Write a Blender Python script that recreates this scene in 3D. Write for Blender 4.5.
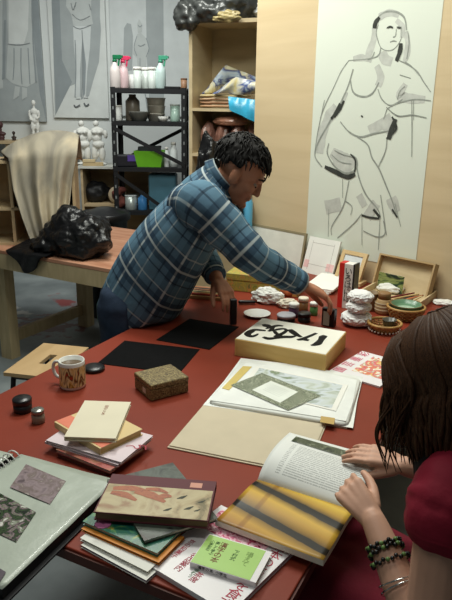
import bpy, bmesh, math, random
from mathutils import Vector, Matrix, noise
random.seed(7)
for _o in list(bpy.data.objects): bpy.data.objects.remove(_o)
SC = bpy.context.scene
COL = SC.collection
PI = math.pi

# ------------------------------------------------------------------ camera
FPX = 635.0
TILT = math.radians(17.2)
ROLL = math.radians(-0.9)
CAM = Vector((0, 0, 1.6))
FWD = Vector((0, math.cos(TILT), -math.sin(TILT)))
_r0 = Vector((1, 0, 0)); _u0 = _r0.cross(FWD)
RGT = math.cos(ROLL)*_r0 - math.sin(ROLL)*_u0
UPV = math.sin(ROLL)*_r0 + math.cos(ROLL)*_u0
cd = bpy.data.cameras.new('camera'); cam = bpy.data.objects.new('camera', cd); COL.objects.link(cam)
cd.sensor_fit = 'VERTICAL'; cd.sensor_height = 36.0; cd.lens = 36.0*FPX/600.0
cd.clip_start = 0.05
_m = Matrix((RGT, UPV, -FWD)).transposed().to_4x4(); _m.translation = CAM
cam.matrix_world = _m
SC.camera = cam

# ------------------------------------------------------------------ light
SC.view_settings.view_transform = 'Standard'; SC.view_settings.look = 'None'
SC.view_settings.gamma = 1.0; SC.view_settings.use_curve_mapping = False
SC.view_settings.exposure = 0.0
wd = bpy.data.worlds.new('world'); SC.world = wd; wd.use_nodes = True
wd.node_tree.nodes['Background'].inputs[0].default_value = (0.92, 1.0, 0.98, 1)
wd.node_tree.nodes['Background'].inputs[1].default_value = 0.06
def area(name, loc, size, power, col, target=None):
    l = bpy.data.lights.new(name, 'AREA'); l.shape = 'RECTANGLE'; l.size, l.size_y = size
    l.energy = power; l.color = col
    o = bpy.data.objects.new(name, l); COL.objects.link(o); o.location = loc
    if target: o.rotation_euler = (Vector(target)-Vector(loc)).to_track_quat('-Z', 'Y').to_euler()
    return o
area('ceiling_tubes_table', (0.0, 2.15, 3.0), (1.6, 0.4), 38, (0.98, 1.0, 0.90))
area('ceiling_tubes_left', (-0.48, 3.25, 3.0), (0.4, 0.9), 38, (0.98, 1.0, 0.92))
area('ceiling_tubes_front', (-0.6, 0.6, 3.0), (1.5, 0.35), 9, (0.98, 1.0, 0.92))
area('ceiling_tubes_rear', (-1.0, 4.7, 3.0), (1.8, 0.4), 20, (0.97, 1.0, 0.97), (-1.0, 6.0, 1.2)).data.spread = math.radians(125)

# ------------------------------------------------------------------ rays: a point seen in the photograph laid on a real surface
def ray(x, y): return FWD*FPX + RGT*(x-226) + UPV*(300-y)
def T(x, y, z=0.75):
    d = ray(x, y); return CAM + d*((z-CAM.z)/d.z)
def V(x, y, Y):
    d = ray(x, y); return CAM + d*(Y/d.y)
def PL(x, y, P, n):
    d = ray(x, y); return CAM + d*((P-CAM).dot(n)/d.dot(n))

# ------------------------------------------------------------------ materials
def lin(c):
    return tuple((v/255/12.92 if v/255 <= 0.04045 else ((v/255+0.055)/1.055)**2.4) for v in c[:3]) + (1.0,)
_MC = {}
def mat(name, c, rough=0.6, spec=0.35, var=0.08, scale=12.0, bump=0.0, bscale=60.0, metal=0.0, trans=0.0, alpha=1.0, coat=0.0):
    """principled surface whose colour wanders a little"""
    if name in _MC: return _MC[name]
    m = bpy.data.materials.new(name); m.use_nodes = True; nt = m.node_tree; b = nt.nodes['Principled BSDF']
    b.inputs['Roughness'].default_value = rough; b.inputs['Specular IOR Level'].default_value = spec
    b.inputs['Metallic'].default_value = metal; b.inputs['Transmission Weight'].default_value = trans
    b.inputs['Alpha'].default_value = alpha; b.inputs['Coat Weight'].default_value = coat
    tc = nt.nodes.new('ShaderNodeTexCoord'); nz = nt.nodes.new('ShaderNodeTexNoise')
    nz.inputs['Scale'].default_value = scale; nz.inputs['Detail'].default_value = 5
    nt.links.new(tc.outputs['Object'], nz.inputs['Vector'])
    rp = nt.nodes.new('ShaderNodeValToRGB'); l = lin(c)
    rp.color_ramp.elements[0].position = 0.3; rp.color_ramp.elements[1].position = 0.7
    rp.color_ramp.elements[0].color = tuple(v*(1-var) for v in l[:3])+(1,)
    rp.color_ramp.elements[1].color = tuple(min(1, v*(1+var)) for v in l[:3])+(1,)
    nt.links.new(nz.outputs['Fac'], rp.inputs['Fac']); nt.links.new(rp.outputs['Color'], b.inputs['Base Color'])
    if bump:
        n2 = nt.nodes.new('ShaderNodeTexNoise'); n2.inputs['Scale'].default_value = bscale; n2.inputs['Detail'].default_value = 4
        nt.links.new(tc.outputs['Object'], n2.inputs['Vector'])
        bp = nt.nodes.new('ShaderNodeBump'); bp.inputs['Strength'].default_value = bump; bp.inputs['Distance'].default_value = 0.01
        nt.links.new(n2.outputs['Fac'], bp.inputs['Height']); nt.links.new(bp.outputs['Normal'], b.inputs['Normal'])
    _MC[name] = m; return m
def wood(name, c1, c2, scale=3.0, stretch=(1, 12, 12), rough=0.6, spec=0.25):
    if name in _MC: return _MC[name]
    m = bpy.data.materials.new(name); m.use_nodes = True; nt = m.node_tree; b = nt.nodes['Principled BSDF']
    b.inputs['Roughness'].default_value = rough; b.inputs['Specular IOR Level'].default_value = spec
    tc = nt.nodes.new('ShaderNodeTexCoord'); mp = nt.nodes.new('ShaderNodeMapping'); mp.inputs['Scale'].default_value = stretch
    nz = nt.nodes.new('ShaderNodeTexNoise'); nz.inputs['Scale'].default_value = scale; nz.inputs['Detail'].default_value = 6; nz.inputs['Distortion'].default_value = 0.6
    nt.links.new(tc.outputs['Object'], mp.inputs['Vector']); nt.links.new(mp.outputs['Vector'], nz.inputs['Vector'])
    rp = nt.nodes.new('ShaderNodeValToRGB'); rp.color_ramp.elements[0].position = 0.3; rp.color_ramp.elements[1].position = 0.72
    rp.color_ramp.elements[0].color = lin(c1); rp.color_ramp.elements[1].color = lin(c2)
    nt.links.new(nz.outputs['Fac'], rp.inputs['Fac']); nt.links.new(rp.outputs['Color'], b.inputs['Base Color'])
    _MC[name] = m; return m
def art(name, cols, scale=20.0, rough=0.45, spec=0.4, kind='noise', dist=1.0, stretch=(1, 1, 1), interp='LINEAR', lo=0.3, hi=0.7):
    """printed picture: patches of several inks"""
    if name in _MC: return _MC[name]
    m = bpy.data.materials.new(name); m.use_nodes = True; nt = m.node_tree; b = nt.nodes['Principled BSDF']
    b.inputs['Roughness'].default_value = rough; b.inputs['Specular IOR Level'].default_value = spec
    tc = nt.nodes.new('ShaderNodeTexCoord'); mp = nt.nodes.new('ShaderNodeMapping'); mp.inputs['Scale'].default_value = stretch
    nt.links.new(tc.outputs['Object'], mp.inputs['Vector'])
    if kind == 'voronoi':
        nz = nt.nodes.new('ShaderNodeTexVoronoi'); nz.inputs['Scale'].default_value = scale
        sep = nt.nodes.new('ShaderNodeSeparateColor'); nt.links.new(nz.outputs['Color'], sep.inputs[0]); out = sep.outputs[0]; lo, hi = 0.0, 0.9
    else:
        nz = nt.nodes.new('ShaderNodeTexNoise'); nz.inputs['Scale'].default_value = scale; nz.inputs['Detail'].default_value = 4; nz.inputs['Distortion'].default_value = dist
        out = nz.outputs['Fac']
    nt.links.new(mp.outputs['Vector'], nz.inputs['Vector'])
    rp = nt.nodes.new('ShaderNodeValToRGB'); cr = rp.color_ramp; cr.interpolation = interp
    n = len(cols)
    cr.elements[0].position = lo; cr.elements[0].color = lin(cols[0]); cr.elements[1].position = hi; cr.elements[1].color = lin(cols[-1])
    for i in range(1, n-1):
        e = cr.elements.new(lo+(hi-lo)*i/(n-1)); e.color = lin(cols[i])
    nt.links.new(out, rp.inputs['Fac']); nt.links.new(rp.outputs['Color'], b.inputs['Base Color'])
    _MC[name] = m; return m

# ------------------------------------------------------------------ mesh builder (vertices in world space)
def FR(loc, rz=0.0): return Matrix.Translation(Vector(loc)) @ Matrix.Rotation(rz, 4, 'Z')
def AX(o, x, y, z):
    m = Matrix((Vector(x), Vector(y), Vector(z))).transposed().to_4x4(); m.translation = Vector(o); return m
def tri_axes(o, z, hint=(0, 0, 1)):
    z = Vector(z).normalized(); h = Vector(hint)
    if abs(z.dot(h.normalized())) > 0.95: h = Vector((1, 0, 0))
    x = h.cross(z).normalized(); y = z.cross(x); return AX(o, x, y, z)
WM = {}
class MB:
    def __init__(s): s.bm = bmesh.new(); s.uv = s.bm.loops.layers.uv.new('UVMap')
    def _fin(s, faces, mi, smooth=False):
        for f in faces: f.material_index = mi; f.smooth = smooth
    def box(s, M, x, y, z, mi=0, bev=0.0, seg=1):
        vs = [s.bm.verts.new(M @ Vector((a, b, c))) for c in z for b in y for a in x]
        q = [(0, 2, 3, 1), (4, 5, 7, 6), (0, 1, 5, 4), (2, 6, 7, 3), (0, 4, 6, 2), (1, 3, 7, 5)]
        fs = [s.bm.faces.new([vs[i] for i in t]) for t in q]
        s._fin(fs, mi)
        if bev > 0:
            es = list({e for f in fs for e in f.edges})
            r = bmesh.ops.bevel(s.bm, geom=es, offset=bev, segments=seg, affect='EDGES', profile=0.6)
            s._fin(r['faces'], mi, seg > 1)
        return s
    def bar(s, a, b, w, h, mi=0, hint=(0, 0, 1)):
        a = Vector(a); b = Vector(b); M = tri_axes(a, b-a, hint)
        return s.box(M, (-w/2, w/2), (-h/2, h/2), (0, (b-a).length), mi)
    def lathe(s, M, prof, n=24, mi=0, smooth=True, wob=0.0, mis=None):
        rings = []
        for (r, z) in prof:
            if r < 1e-6: rings.append([s.bm.verts.new(M @ Vector((0, 0, z)))])
            else: rings.append([s.bm.verts.new(M @ Vector((r*math.cos(2*PI*k/n)*(1+wob*math.sin(3*2*PI*k/n+z*40)), r*math.sin(2*PI*k/n)*(1+wob*math.cos(2*2*PI*k/n)), z))) for k in range(n)])
        for i in range(len(rings)-1):
            A, B = rings[i], rings[i+1]; m_ = mis[i] if mis else mi
            for k in range(n):
                k2 = (k+1) % n
                if len(A) == 1 and len(B) == 1: continue
                if len(A) == 1: f = s.bm.faces.new((A[0], B[k2], B[k]))
                elif len(B) == 1: f = s.bm.faces.new((A[k], A[k2], B[0]))
                else: f = s.bm.faces.new((A[k], A[k2], B[k2], B[k]))
                f.material_index = m_; f.smooth = smooth
        return s
    def rings(s, R, mi=0, smooth=True, closed=True, cap=True, uvs=None):
        """skin a list of vertex rings; uv: u runs round the ring, v along the rings, both in metres"""
        G = [[s.bm.verts.new(p) for p in r] for r in R]; n = len(R[0])
        vv = 0.0; vacc = [0.0]
        for i in range(1, len(R)):
            vv += sum((Vector(R[i][k])-Vector(R[i-1][k])).length for k in range(n))/n; vacc.append(vv)
        mid = R[len(R)//2]; ua = [0.0]
        for k in range(n): ua.append(ua[-1]+(Vector(mid[(k+1) % n])-Vector(mid[k])).length)
        K = n if closed else n-1
        for i in range(len(G)-1):
            for k in range(K):
                k2 = (k+1) % n
                f = s.bm.faces.new((G[i][k], G[i][k2], G[i+1][k2], G[i+1][k])); f.material_index = mi; f.smooth = smooth
                for lp, (u, v) in zip(f.loops, ((ua[k], vacc[i]), (ua[k+1], vacc[i]), (ua[k+1], vacc[i+1]), (ua[k], vacc[i+1]))): lp[s.uv].uv = (u, v)
        if cap and closed:
            for g, fl in ((G[0], True), (G[-1], False)):
                f = s.bm.faces.new(list(reversed(g)) if fl else g); f.material_index = mi; f.smooth = smooth
        return s
    def tube(s, pts, rad, n=8, mi=0, smooth=True, sub=0, flat=1.0, hint=(0, 0, 1), round_end=True):
        pts = [Vector(p) for p in pts]; rad = list(rad) if hasattr(rad, '__len__') else [rad]*len(pts)
        if sub: pts, rad = smooth_path(pts, rad, sub)
        R = []; prev = None
        for i, p in enumerate(pts):
            d = (pts[min(i+1, len(pts)-1)]-pts[max(i-1, 0)])
            if d.length < 1e-9: d = Vector((0, 0, 1))
            d.normalize()
            if prev is None:
                h = Vector(hint)
                if abs(h.normalized().dot(d)) > 0.95: h = Vector((1, 0, 0.1))
                x = h.cross(d).normalized()
            else:
                x = prev-d*prev.dot(d)
                x = x.normalized() if x.length > 1e-6 else Vector((1, 0, 0))
            prev = x; y = d.cross(x)
            R.append((p, x, y, rad[i], d))
        rr = []
        if round_end:
            p, x, y, r, d = R[0]; rr += [(p-d*r*0.9, x, y, r*0.35), (p-d*r*0.6, x, y, r*0.78)]
        rr += [(p, x, y, r) for p, x, y, r, d in R]
        if round_end:
            p, x, y, r, d = R[-1]; rr += [(p+d*r*0.6, x, y, r*0.78), (p+d*r*0.9, x, y, r*0.35)]
        s.rings([[p+(x*math.cos(2*PI*k/n)+y*math.sin(2*PI*k/n)*flat)*r for k in range(n)] for p, x, y, r in rr], mi, smooth)
        return s
    def ball(s, M, rx, ry=None, rz=None, mi=0, sub=3, fn=None, smooth=True):
        ry = ry or rx; rz = rz or rx
        r = bmesh.ops.create_icosphere(s.bm, subdivisions=sub, radius=1.0)
        fs = {f for v in r['verts'] for f in v.link_faces}
        for v in r['verts']:
            p = v.co.copy()
            if fn: p = fn(p)
            v.co = M @ Vector((p.x*rx, p.y*ry, p.z*rz))
        s._fin(fs, mi, smooth); return s
    def poly(s, pts, mi=0):
        f = s.bm.faces.new([s.bm.verts.new(Vector(p)) for p in pts]); f.material_index = mi; return s
    def prism(s, bot, top, mi=0):
        n = len(bot); A = [s.bm.verts.new(Vector(p)) for p in bot]; B = [s.bm.verts.new(Vector(p)) for p in top]
        fs = [s.bm.faces.new(list(reversed(A))), s.bm.faces.new(B)]
        for k in range(n): fs.append(s.bm.faces.new((A[k], A[(k+1) % n], B[(k+1) % n], B[k])))
        s._fin(fs, mi); return s
    def ribbon(s, pts, wid, nrm, mi=0):
        """flat brush stroke lying on a surface with normal nrm"""
        pts = [Vector(p) for p in pts]; nrm = Vector(nrm); L = []
        for i, p in enumerate(pts):
            d = pts[min(i+1, len(pts)-1)]-pts[max(i-1, 0)]
            sd = d.cross(nrm).normalized()*wid[i]/2
            L.append((s.bm.verts.new(p+sd), s.bm.verts.new(p-sd)))
        for i in range(len(L)-1):
            f = s.bm.faces.new((L[i][0], L[i+1][0], L[i+1][1], L[i][1])); f.material_index = mi
            if f.normal.dot(nrm) < 0: pass
        return s
    def build(s, name, mats, parent=None, M=None, normals=True):
        if normals: bmesh.ops.recalc_face_normals(s.bm, faces=s.bm.faces[:])
        base = WM[parent.name] if parent else (M or Matrix())
        inv = base.inverted()
        for v in s.bm.verts: v.co = inv @ v.co
        me = bpy.data.meshes.new(name); s.bm.to_mesh(me); s.bm.free()
        for m in (mats if isinstance(mats, (list, tuple)) else [mats]): me.materials.append(m)
        o = bpy.data.objects.new(name, me); COL.objects.link(o)
        if parent: o.parent = parent
        else: o.matrix_world = base
        WM[o.name] = base.copy(); return o
def smooth_path(P, R, sub):
    out, ro = [], []
    for i in range(len(P)-1):
        p0 = P[max(i-1, 0)]; p1 = P[i]; p2 = P[i+1]; p3 = P[min(i+2, len(P)-1)]
        for j in range(sub):
            t = j/sub; t2 = t*t; t3 = t2*t
            out.append(0.5*((2*p1)+(p2-p0)*t+(2*p0-5*p1+4*p2-p3)*t2+(3*p1-p0-3*p2+p3)*t3)); ro.append(R[i]*(1-t)+R[i+1]*t)
    out.append(P[-1]); ro.append(R[-1]); return out, ro
def tag(o, label, cat, group=None, kind=None):
    if label: o['label'] = label
    if cat: o['category'] = cat
    if group: o['group'] = group
    if kind: o['kind'] = kind
    return o
def thing(name, M, label, cat, group=None):
    o = bpy.data.objects.new(name, None); COL.objects.link(o); o.empty_display_size = 0.05
    o.matrix_world = M; WM[o.name] = M.copy(); return tag(o, label, cat, group)
def struct(o): o['kind'] = 'structure'; return o
def rect(pts, z):
    """photograph corners TL, TR, BR, BL of a level rectangle at height z -> centre, turn, width, depth"""
    P = [T(x, y, z) for x, y in pts]
    if len(P) == 3: P.append(P[0]+P[2]-P[1])
    c = sum(P, Vector())/4; ex = (P[1]-P[0])+(P[2]-P[3]); ey = (P[0]-P[3])+(P[1]-P[2])
    a = math.atan2(ex.y, ex.x); b = math.atan2(ey.y, ey.x)-PI/2
    d = (b-a+PI) % (2*PI)-PI; a += d/2
    return Vector((c.x, c.y, z)), a, ex.length/2, ey.length/2
def lettering(s, size, M, m, parent, name='lettering', vertical=False, ext=0.0002, space=0.92):
    c = bpy.data.curves.new('glyphs', 'FONT'); c.body = '\n'.join(s) if vertical else s
    c.size = size; c.align_x = 'CENTER'; c.align_y = 'CENTER'; c.extrude = ext; c.space_line = space; c.resolution_u = 3
    o = bpy.data.objects.new('glyphs', c); COL.objects.link(o)
    dg = bpy.context.evaluated_depsgraph_get(); me = bpy.data.meshes.new_from_object(o.evaluated_get(dg))
    bpy.data.objects.remove(o); bpy.data.curves.remove(c)
    inv = WM[parent.name].inverted() @ M; me.transform(inv); me.materials.clear(); me.materials.append(m); me.name = name
    r = bpy.data.objects.new(name, me); COL.objects.link(r); r.parent = parent; WM[r.name] = WM[parent.name].copy(); return r
def remesh(mb, voxel, smooth=2):
    """fuse overlapping solids into one continuous skin; returns a new MB"""
    me = bpy.data.meshes.new('fuse'); mb.bm.to_mesh(me); mb.bm.free()
    o = bpy.data.objects.new('fuse', me); COL.objects.link(o)
    md = o.modifiers.new('r', 'REMESH'); md.mode = 'VOXEL'; md.voxel_size = voxel
    if smooth:
        s2 = o.modifiers.new('s', 'SMOOTH'); s2.iterations = smooth; s2.factor = 0.5
    dg = bpy.context.evaluated_depsgraph_get(); me2 = bpy.data.meshes.new_from_object(o.evaluated_get(dg))
    bpy.data.objects.remove(o); bpy.data.meshes.remove(me)
    r = MB(); r.bm.from_mesh(me2); bpy.data.meshes.remove(me2)
    for f in r.bm.faces: f.smooth = True; f.material_index = 0
    return r

# ------------------------------------------------------------------ common materials
M_BLACK = mat('black plastic', (22, 22, 24), 0.35, 0.5)
M_STEEL_B = mat('black painted steel', (24, 25, 28), 0.5, 0.4)
M_WHITE = mat('white paper', (232, 231, 224), 0.7, 0.2, 0.03)
M_PLY = wood('birch plywood', (204, 184, 148), (220, 200, 164), 2.2, (1.2, 1.2, 6))
M_PLYD = wood('dull plywood', (172, 150, 116), (190, 168, 132), 2.5, (1.2, 1.2, 6))
M_PINE = wood('pine timber', (174, 156, 120), (196, 178, 140), 3, (10, 10, 1.5))
M_SKIN = mat('skin', (196, 146, 118), 0.5, 0.35, 0.05, 20)
M_GLASSY = mat('clear glass', (225, 235, 232), 0.06, 0.5, 0.0, trans=0.9)
M_PLASTER = mat('white plaster', (214, 214, 208), 0.75, 0.2, 0.06, 25)
M_INK = mat('black ink', (18, 17, 18), 0.6, 0.2)
# ================================================================== SETTING
WALLY = 6.3
# floor: grey concrete with worn red paint spills
m = bpy.data.materials.new('paint stained concrete'); m.use_nodes = True; nt = m.node_tree; b = nt.nodes['Principled BSDF']
b.inputs['Roughness'].default_value = 0.55
tc = nt.nodes.new('ShaderNodeTexCoord'); nz = nt.nodes.new('ShaderNodeTexNoise'); nz.inputs['Scale'].default_value = 3.0; nz.inputs['Detail'].default_value = 8
r1 = nt.nodes.new('ShaderNodeValToRGB'); r1.color_ramp.elements[0].position = 0.35; r1.color_ramp.elements[0].color = lin((112, 120, 122)); r1.color_ramp.elements[1].position = 0.65; r1.color_ramp.elements[1].color = lin((146, 154, 155))
nt.links.new(tc.outputs['Object'], nz.inputs['Vector']); nt.links.new(nz.outputs['Fac'], r1.inputs['Fac'])
last = r1.outputs['Color']
for (cx, cy, sx, sy, sc_, th, col) in ((-1.30, 5.0, 0.45, 0.55, 5.0, 0.50, (150, 66, 66)), (-1.72, 4.6, 0.4, 0.5, 9.0, 0.44, (196, 192, 186)), (-1.35, 4.45, 0.5, 0.4, 12.0, 0.40, (120, 84, 84))):
    mp = nt.nodes.new('ShaderNodeMapping'); mp.vector_type = 'TEXTURE'; mp.inputs['Location'].default_value = (cx, cy, 0); mp.inputs['Scale'].default_value = (sx, sy, 1)
    nt.links.new(tc.outputs['Object'], mp.inputs['Vector'])
    gr = nt.nodes.new('ShaderNodeTexGradient'); gr.gradient_type = 'SPHERICAL'; nt.links.new(mp.outputs['Vector'], gr.inputs['Vector'])
    n2 = nt.nodes.new('ShaderNodeTexNoise'); n2.inputs['Scale'].default_value = sc_; n2.inputs['Detail'].default_value = 6; nt.links.new(tc.outputs['Object'], n2.inputs['Vector'])
    mu = nt.nodes.new('ShaderNodeMath'); mu.operation = 'MULTIPLY'
    pw = nt.nodes.new('ShaderNodeMath'); pw.operation = 'POWER'; pw.inputs[1].default_value = 0.4; nt.links.new(gr.outputs['Fac'], pw.inputs[0])
    nt.links.new(pw.outputs[0], mu.inputs[0]); nt.links.new(n2.outputs['Fac'], mu.inputs[1])
    r2 = nt.nodes.new('ShaderNodeValToRGB'); r2.color_ramp.elements[0].position = th-0.06; r2.color_ramp.elements[1].position = th+0.02
    nt.links.new(mu.outputs[0], r2.inputs['Fac'])
    mx = nt.nodes.new('ShaderNodeMix'); mx.data_type = 'RGBA'; nt.links.new(r2.outputs['Color'], mx.inputs['Factor']); nt.links.new(last, mx.inputs[6]); mx.inputs[7].default_value = lin(col); last = mx.outputs[2]
nt.links.new(last, b.inputs['Base Color'])
M_FLOOR = m
struct(MB().box(Matrix(), (-3.2, 2.6), (-1.2, 6.4), (-0.1, 0)).build('floor', M_FLOOR))
M_WALL = mat('painted wall', (200, 204, 202), 0.85, 0.15, 0.03, 2)
struct(MB().box(Matrix(), (-3.2, 2.6), (WALLY, WALLY+0.1), (0, 3.1)).build('wall_back', M_WALL))
# plywood partition
PQ = Vector((0.97667, 2.82926, 0)); PD = Vector((math.cos(math.radians(-45)), math.sin(math.radians(-45)), 0)); PN = Vector((-PD.y, PD.x, 0))*-1  # faces the table
def W(x, y, off=0.0): return PL(x, y, PQ+PN*off, PN)
MP = AX(PQ, PD, -PN, (0, 0, 1))       # x along the wall, y into the wall
def ply_panel():
    if 'ply panel' in _MC: return _MC['ply panel']
    m = wood('ply panel', (206, 184, 146), (220, 199, 162), 1.6, (0.8, 0.8, 7), 0.55)
    return m
struct(MB().box(MP, (-1.18, -0.62), (0, 0.03), (0, 2.7)).box(MP, (-0.618, 1.5), (0, 0.03), (0, 2.7)).build('wall_right', ply_panel(), M=MP))

# ================================================================== DRAWINGS ON THE BACK WALL
GREYS = [mat('grey wash %d' % i, c, 0.8, 0.15, 0.06, 8) for i, c in enumerate([(154, 160, 160), (190, 195, 194), (134, 141, 143), (176, 181, 179), (126, 131, 132), (198, 202, 199), (96, 100, 102)])]
YW = WALLY-0.03
def wall_art(name, label, x0, x1, y0, y1, bg, shapes, strokes):
    a = V(x0, y0, YW); c = V(x1, y1, YW)
    zt, zb = a.z, c.z
    # keep the canvas upright on the wall
    lo = V(x0, y1, YW); M = FR((lo.x, YW, zb))
    w = V(x1, y1, YW).x-lo.x
    t = thing(name, M, label, 'painting', 'large figure drawings on the back wall')
    MB().box(M, (0, w), (0, 0.028), (0, zt-zb), 0, 0.003).build('stretcher_canvas', bg, t)
    cv_ = [o for o in bpy.data.objects if o.parent == t][0]
    mb = MB(); lay = 0
    for mi, pts in shapes:
        lay += 1; P = []
        for x, y in pts:
            p = V(x, y, YW-0.001-0.0006*lay); p.x = min(max(p.x, lo.x+0.003), lo.x+w-0.003); p.z = min(max(p.z, zb+0.003), zt-0.003); P.append(p)
        mb.poly(P, mi)
    for mi, w_, pts in strokes:
        lay += 1
        P = [V(x, y, YW-0.001-0.0006*lay) for x, y in pts]; P, R = smooth_path(P, [w_*0.0097]*len(P), 3)
        mb.ribbon(P, R, (0, -1, 0), mi)
    mb.build('drawn_figure', GREYS, cv_)
wall_art('figure_drawing', 'grey drawing of a skirted figure standing, leftmost large picture on the back wall', -32, 46.5, -40, 122, GREYS[0],
    [(2, [(30, -20), (33, 30), (36, 60), (40, 95), (44, 110), (47, 122), (47, -20)]),
     (3, [(5, -38), (32, -38), (31, 15), (34, 45), (36, 82), (27, 87), (20, 86), (12, 83), (6, 78), (8, 40)]),
     (3, [(-12, -30), (3, -30), (2, 40), (3, 88), (-10, 92)]), (5, [(8, -38), (30, -38), (28, 30), (24, 44), (9, 44)]),
     (3, [(15, 86), (20, 87), (19, 96), (13, 100)]), (3, [(22, 87), (27, 88), (27, 97), (22, 100)]),
     (2, [(4, 20), (6, 20), (5, 78), (2, 80)])],
    [(2, 0.8, [(14, 48), (14, 66), (13, 80)]), (2, 0.8, [(21, 48), (21, 68), (22, 84)]), (4, 0.7, [(8, 44), (20, 45), (30, 43)]), (2, 0.8, [(28, 48), (30, 84)]), (2, 1.2, [(33, 0), (33, 40), (36, 82)])])
wall_art('figure_drawing', 'drawing of trousered legs and shoes with broad shadow, middle picture on back wall', 54, 109, -40, 118.5, GREYS[5],
    [(0, [(51, -38), (100, -38), (100, 18), (101, 30), (99, 62), (94, 78), (89, 96), (80, 100), (75, 84), (70, 86), (55, 116)]),
     (2, [(50, -38), (58, -38), (62, 60), (72, 82), (56, 114)]),
     (3, [(68, -30), (92, -30), (91, 12), (93, 24), (86, 26), (74, 28), (71, 14), (66, 6)]),
     (1, [(73, 26), (91, 26), (90, 48), (87, 74), (86, 96), (82, 97), (83, 70), (82, 42), (80, 70), (80, 97), (75, 97), (76, 66), (74, 48)]),
     (2, [(82, 30), (84, 48), (86, 64), (85, 94), (83, 97), (82, 60)]),
     (5, [(77, 97), (81, 97), (80, 105), (75, 107), (73, 104)]), (5, [(84, 96), (88, 97), (89, 104), (86, 106), (83, 102)])],
    [(4, 0.8, [(73, 26), (80, 29), (91, 25)]), (4, 0.7, [(82, 30), (83, 60), (82, 97)]), (4, 0.6, [(72, 14), (80, 20), (90, 16)]), (2, 0.8, [(75, 40), (76, 66), (75, 97)]), (6, 1.4, [(74, 105), (76, 107), (80, 105)]), (6, 1.4, [(84, 103), (86, 106), (89, 104)]), (4, 0.6, [(76, 99), (80, 99)]), (4, 0.6, [(84, 98), (88, 98)]), (4, 0.7, [(71, 3), (73, 10), (76, 2)]), (4, 0.7, [(89, 4), (91, 10)])])
wall_art('figure_drawing', 'pale drawing of a small crowned statue before a grey column, picture behind the spray bottles', 113, 196, -40, 117, GREYS[1],
    [(0, [(145, -38), (163, -38), (164, 80), (164, 114), (150, 114), (147, 60)]),
     (0, [(124, 28), (127, 23), (131, 24), (133, 36), (132, 70), (123, 72)]),
     (3, [(137, 34), (141, 33), (146, 38), (149, 50), (147, 58), (145, 72), (141, 74), (138, 72), (137, 58), (133, 54), (134, 46)]),
     (3, [(137, 24), (139, 19), (142, 24), (142, 32), (138, 33)])],
    [(2, 0.6, [(137, 36), (134, 47), (137, 56)]), (2, 0.6, [(146, 38), (149, 48), (146, 57)]), (2, 0.7, [(138, 25), (140, 27), (142, 25)]), (2, 0.6, [(140, 58), (140, 74)]), (2, 0.8, [(143, 76), (146, 100), (148, 112)]), (2, 0.6, [(138, 45), (141, 46), (145, 44)])])

# ================================================================== SHELF, STATUETTES, BUSTS
sh = V(-14, 141, 6.0)
MS = FR((sh.x, 6.06, sh.z))
ws = thing('wall_shelf', MS, 'narrow wooden wall shelf behind the draped cloth carrying the statuettes', 'shelf')
MB().box(MS, (0, 0.86), (0, 0.24), (-0.03, 0), 0, 0.003).build('board', M_PLYD, ws)
bk = MB()
for x in (0.15, 0.68): bk.box(MS, (x, x+0.03), (0.02, 0.24), (-0.17, -0.03)).box(MS, (x, x+0.03), (0.21, 0.24), (-0.25, -0.17))
bk.build('bracket', M_PLYD, ws)
def figure(name, label, cat, base, scale, m, parts, grp=None):
    """small sculpture: fused lumps given as (x, y, z, rx, ry, rz) in units of its height"""
    M = FR(base); mb = MB()
    for (x, y, z, a, b_, c) in parts:
        mb.ball(M @ Matrix.Translation(Vector((x, y, z))*scale), a*scale, b_*scale, c*scale, sub=2)
    r = remesh(mb, scale*0.016, 2); return tag(r.build(name, m, M=M), label, cat, grp)
NUDE = [(0, 0, .93, .055, .06, .075), (0, 0, .83, .03, .03, .06), (0.0, 0, .72, .10, .06, .09), (0, 0, .60, .075, .055, .09), (0.01, 0, .50, .10, .065, .08), (-.055, 0, .36, .055, .055, .15), (.06, .02, .36, .055, .055, .15), (-.05, 0, .16, .04, .04, .15), (.055, .02, .16, .04, .04, .15), (0, 0, .02, .13, .11, .03), (-.12, 0, .66, .03, .03, .11), (.12, 0, .66, .03, .03, .11), (-.09, -.05, .54, .03, .04, .05), (.08, -.05, .56, .04, .03, .04)]
p = V(36, 140, 6.16); figure('statuette', 'white plaster statuette of a standing nude on the wall shelf', 'statuette', (p.x, 6.16, sh.z), V(36, 100, 6.16).z-sh.z, M_PLASTER, NUDE)
BUST = [(0, 0, .80, .17, .18, .2), (0, 0, .55, .09, .09, .15), (0, 0, .34, .30, .17, .14), (0, 0, .16, .22, .16, .16), (0, -.16, .78, .03, .05, .04), (0, 0, .04, .2, .18, .05)]
M_TERRA = mat('dark maroon clay', (72, 44, 44), 0.5, 0.4, 0.2, 20)
M_TERRB = mat('dark brown clay', (60, 48, 42), 0.55, 0.4, 0.2, 20)
p = V(15, 150, 6.14); figure('clay_bust', 'small dark brown clay bust beside the white statuette', 'bust', (p.x, 6.14, sh.z), V(15, 131, 6.14).z-sh.z, M_TERRB, BUST, 'clay busts on the wall shelf')
p = V(2, 150, 6.14); figure('clay_bust', 'taller maroon clay bust at the far left edge of the picture', 'bust', (p.x, 6.14, sh.z), V(2, 121, 6.14).z-sh.z, M_TERRA, BUST, 'clay busts on the wall shelf')
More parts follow.
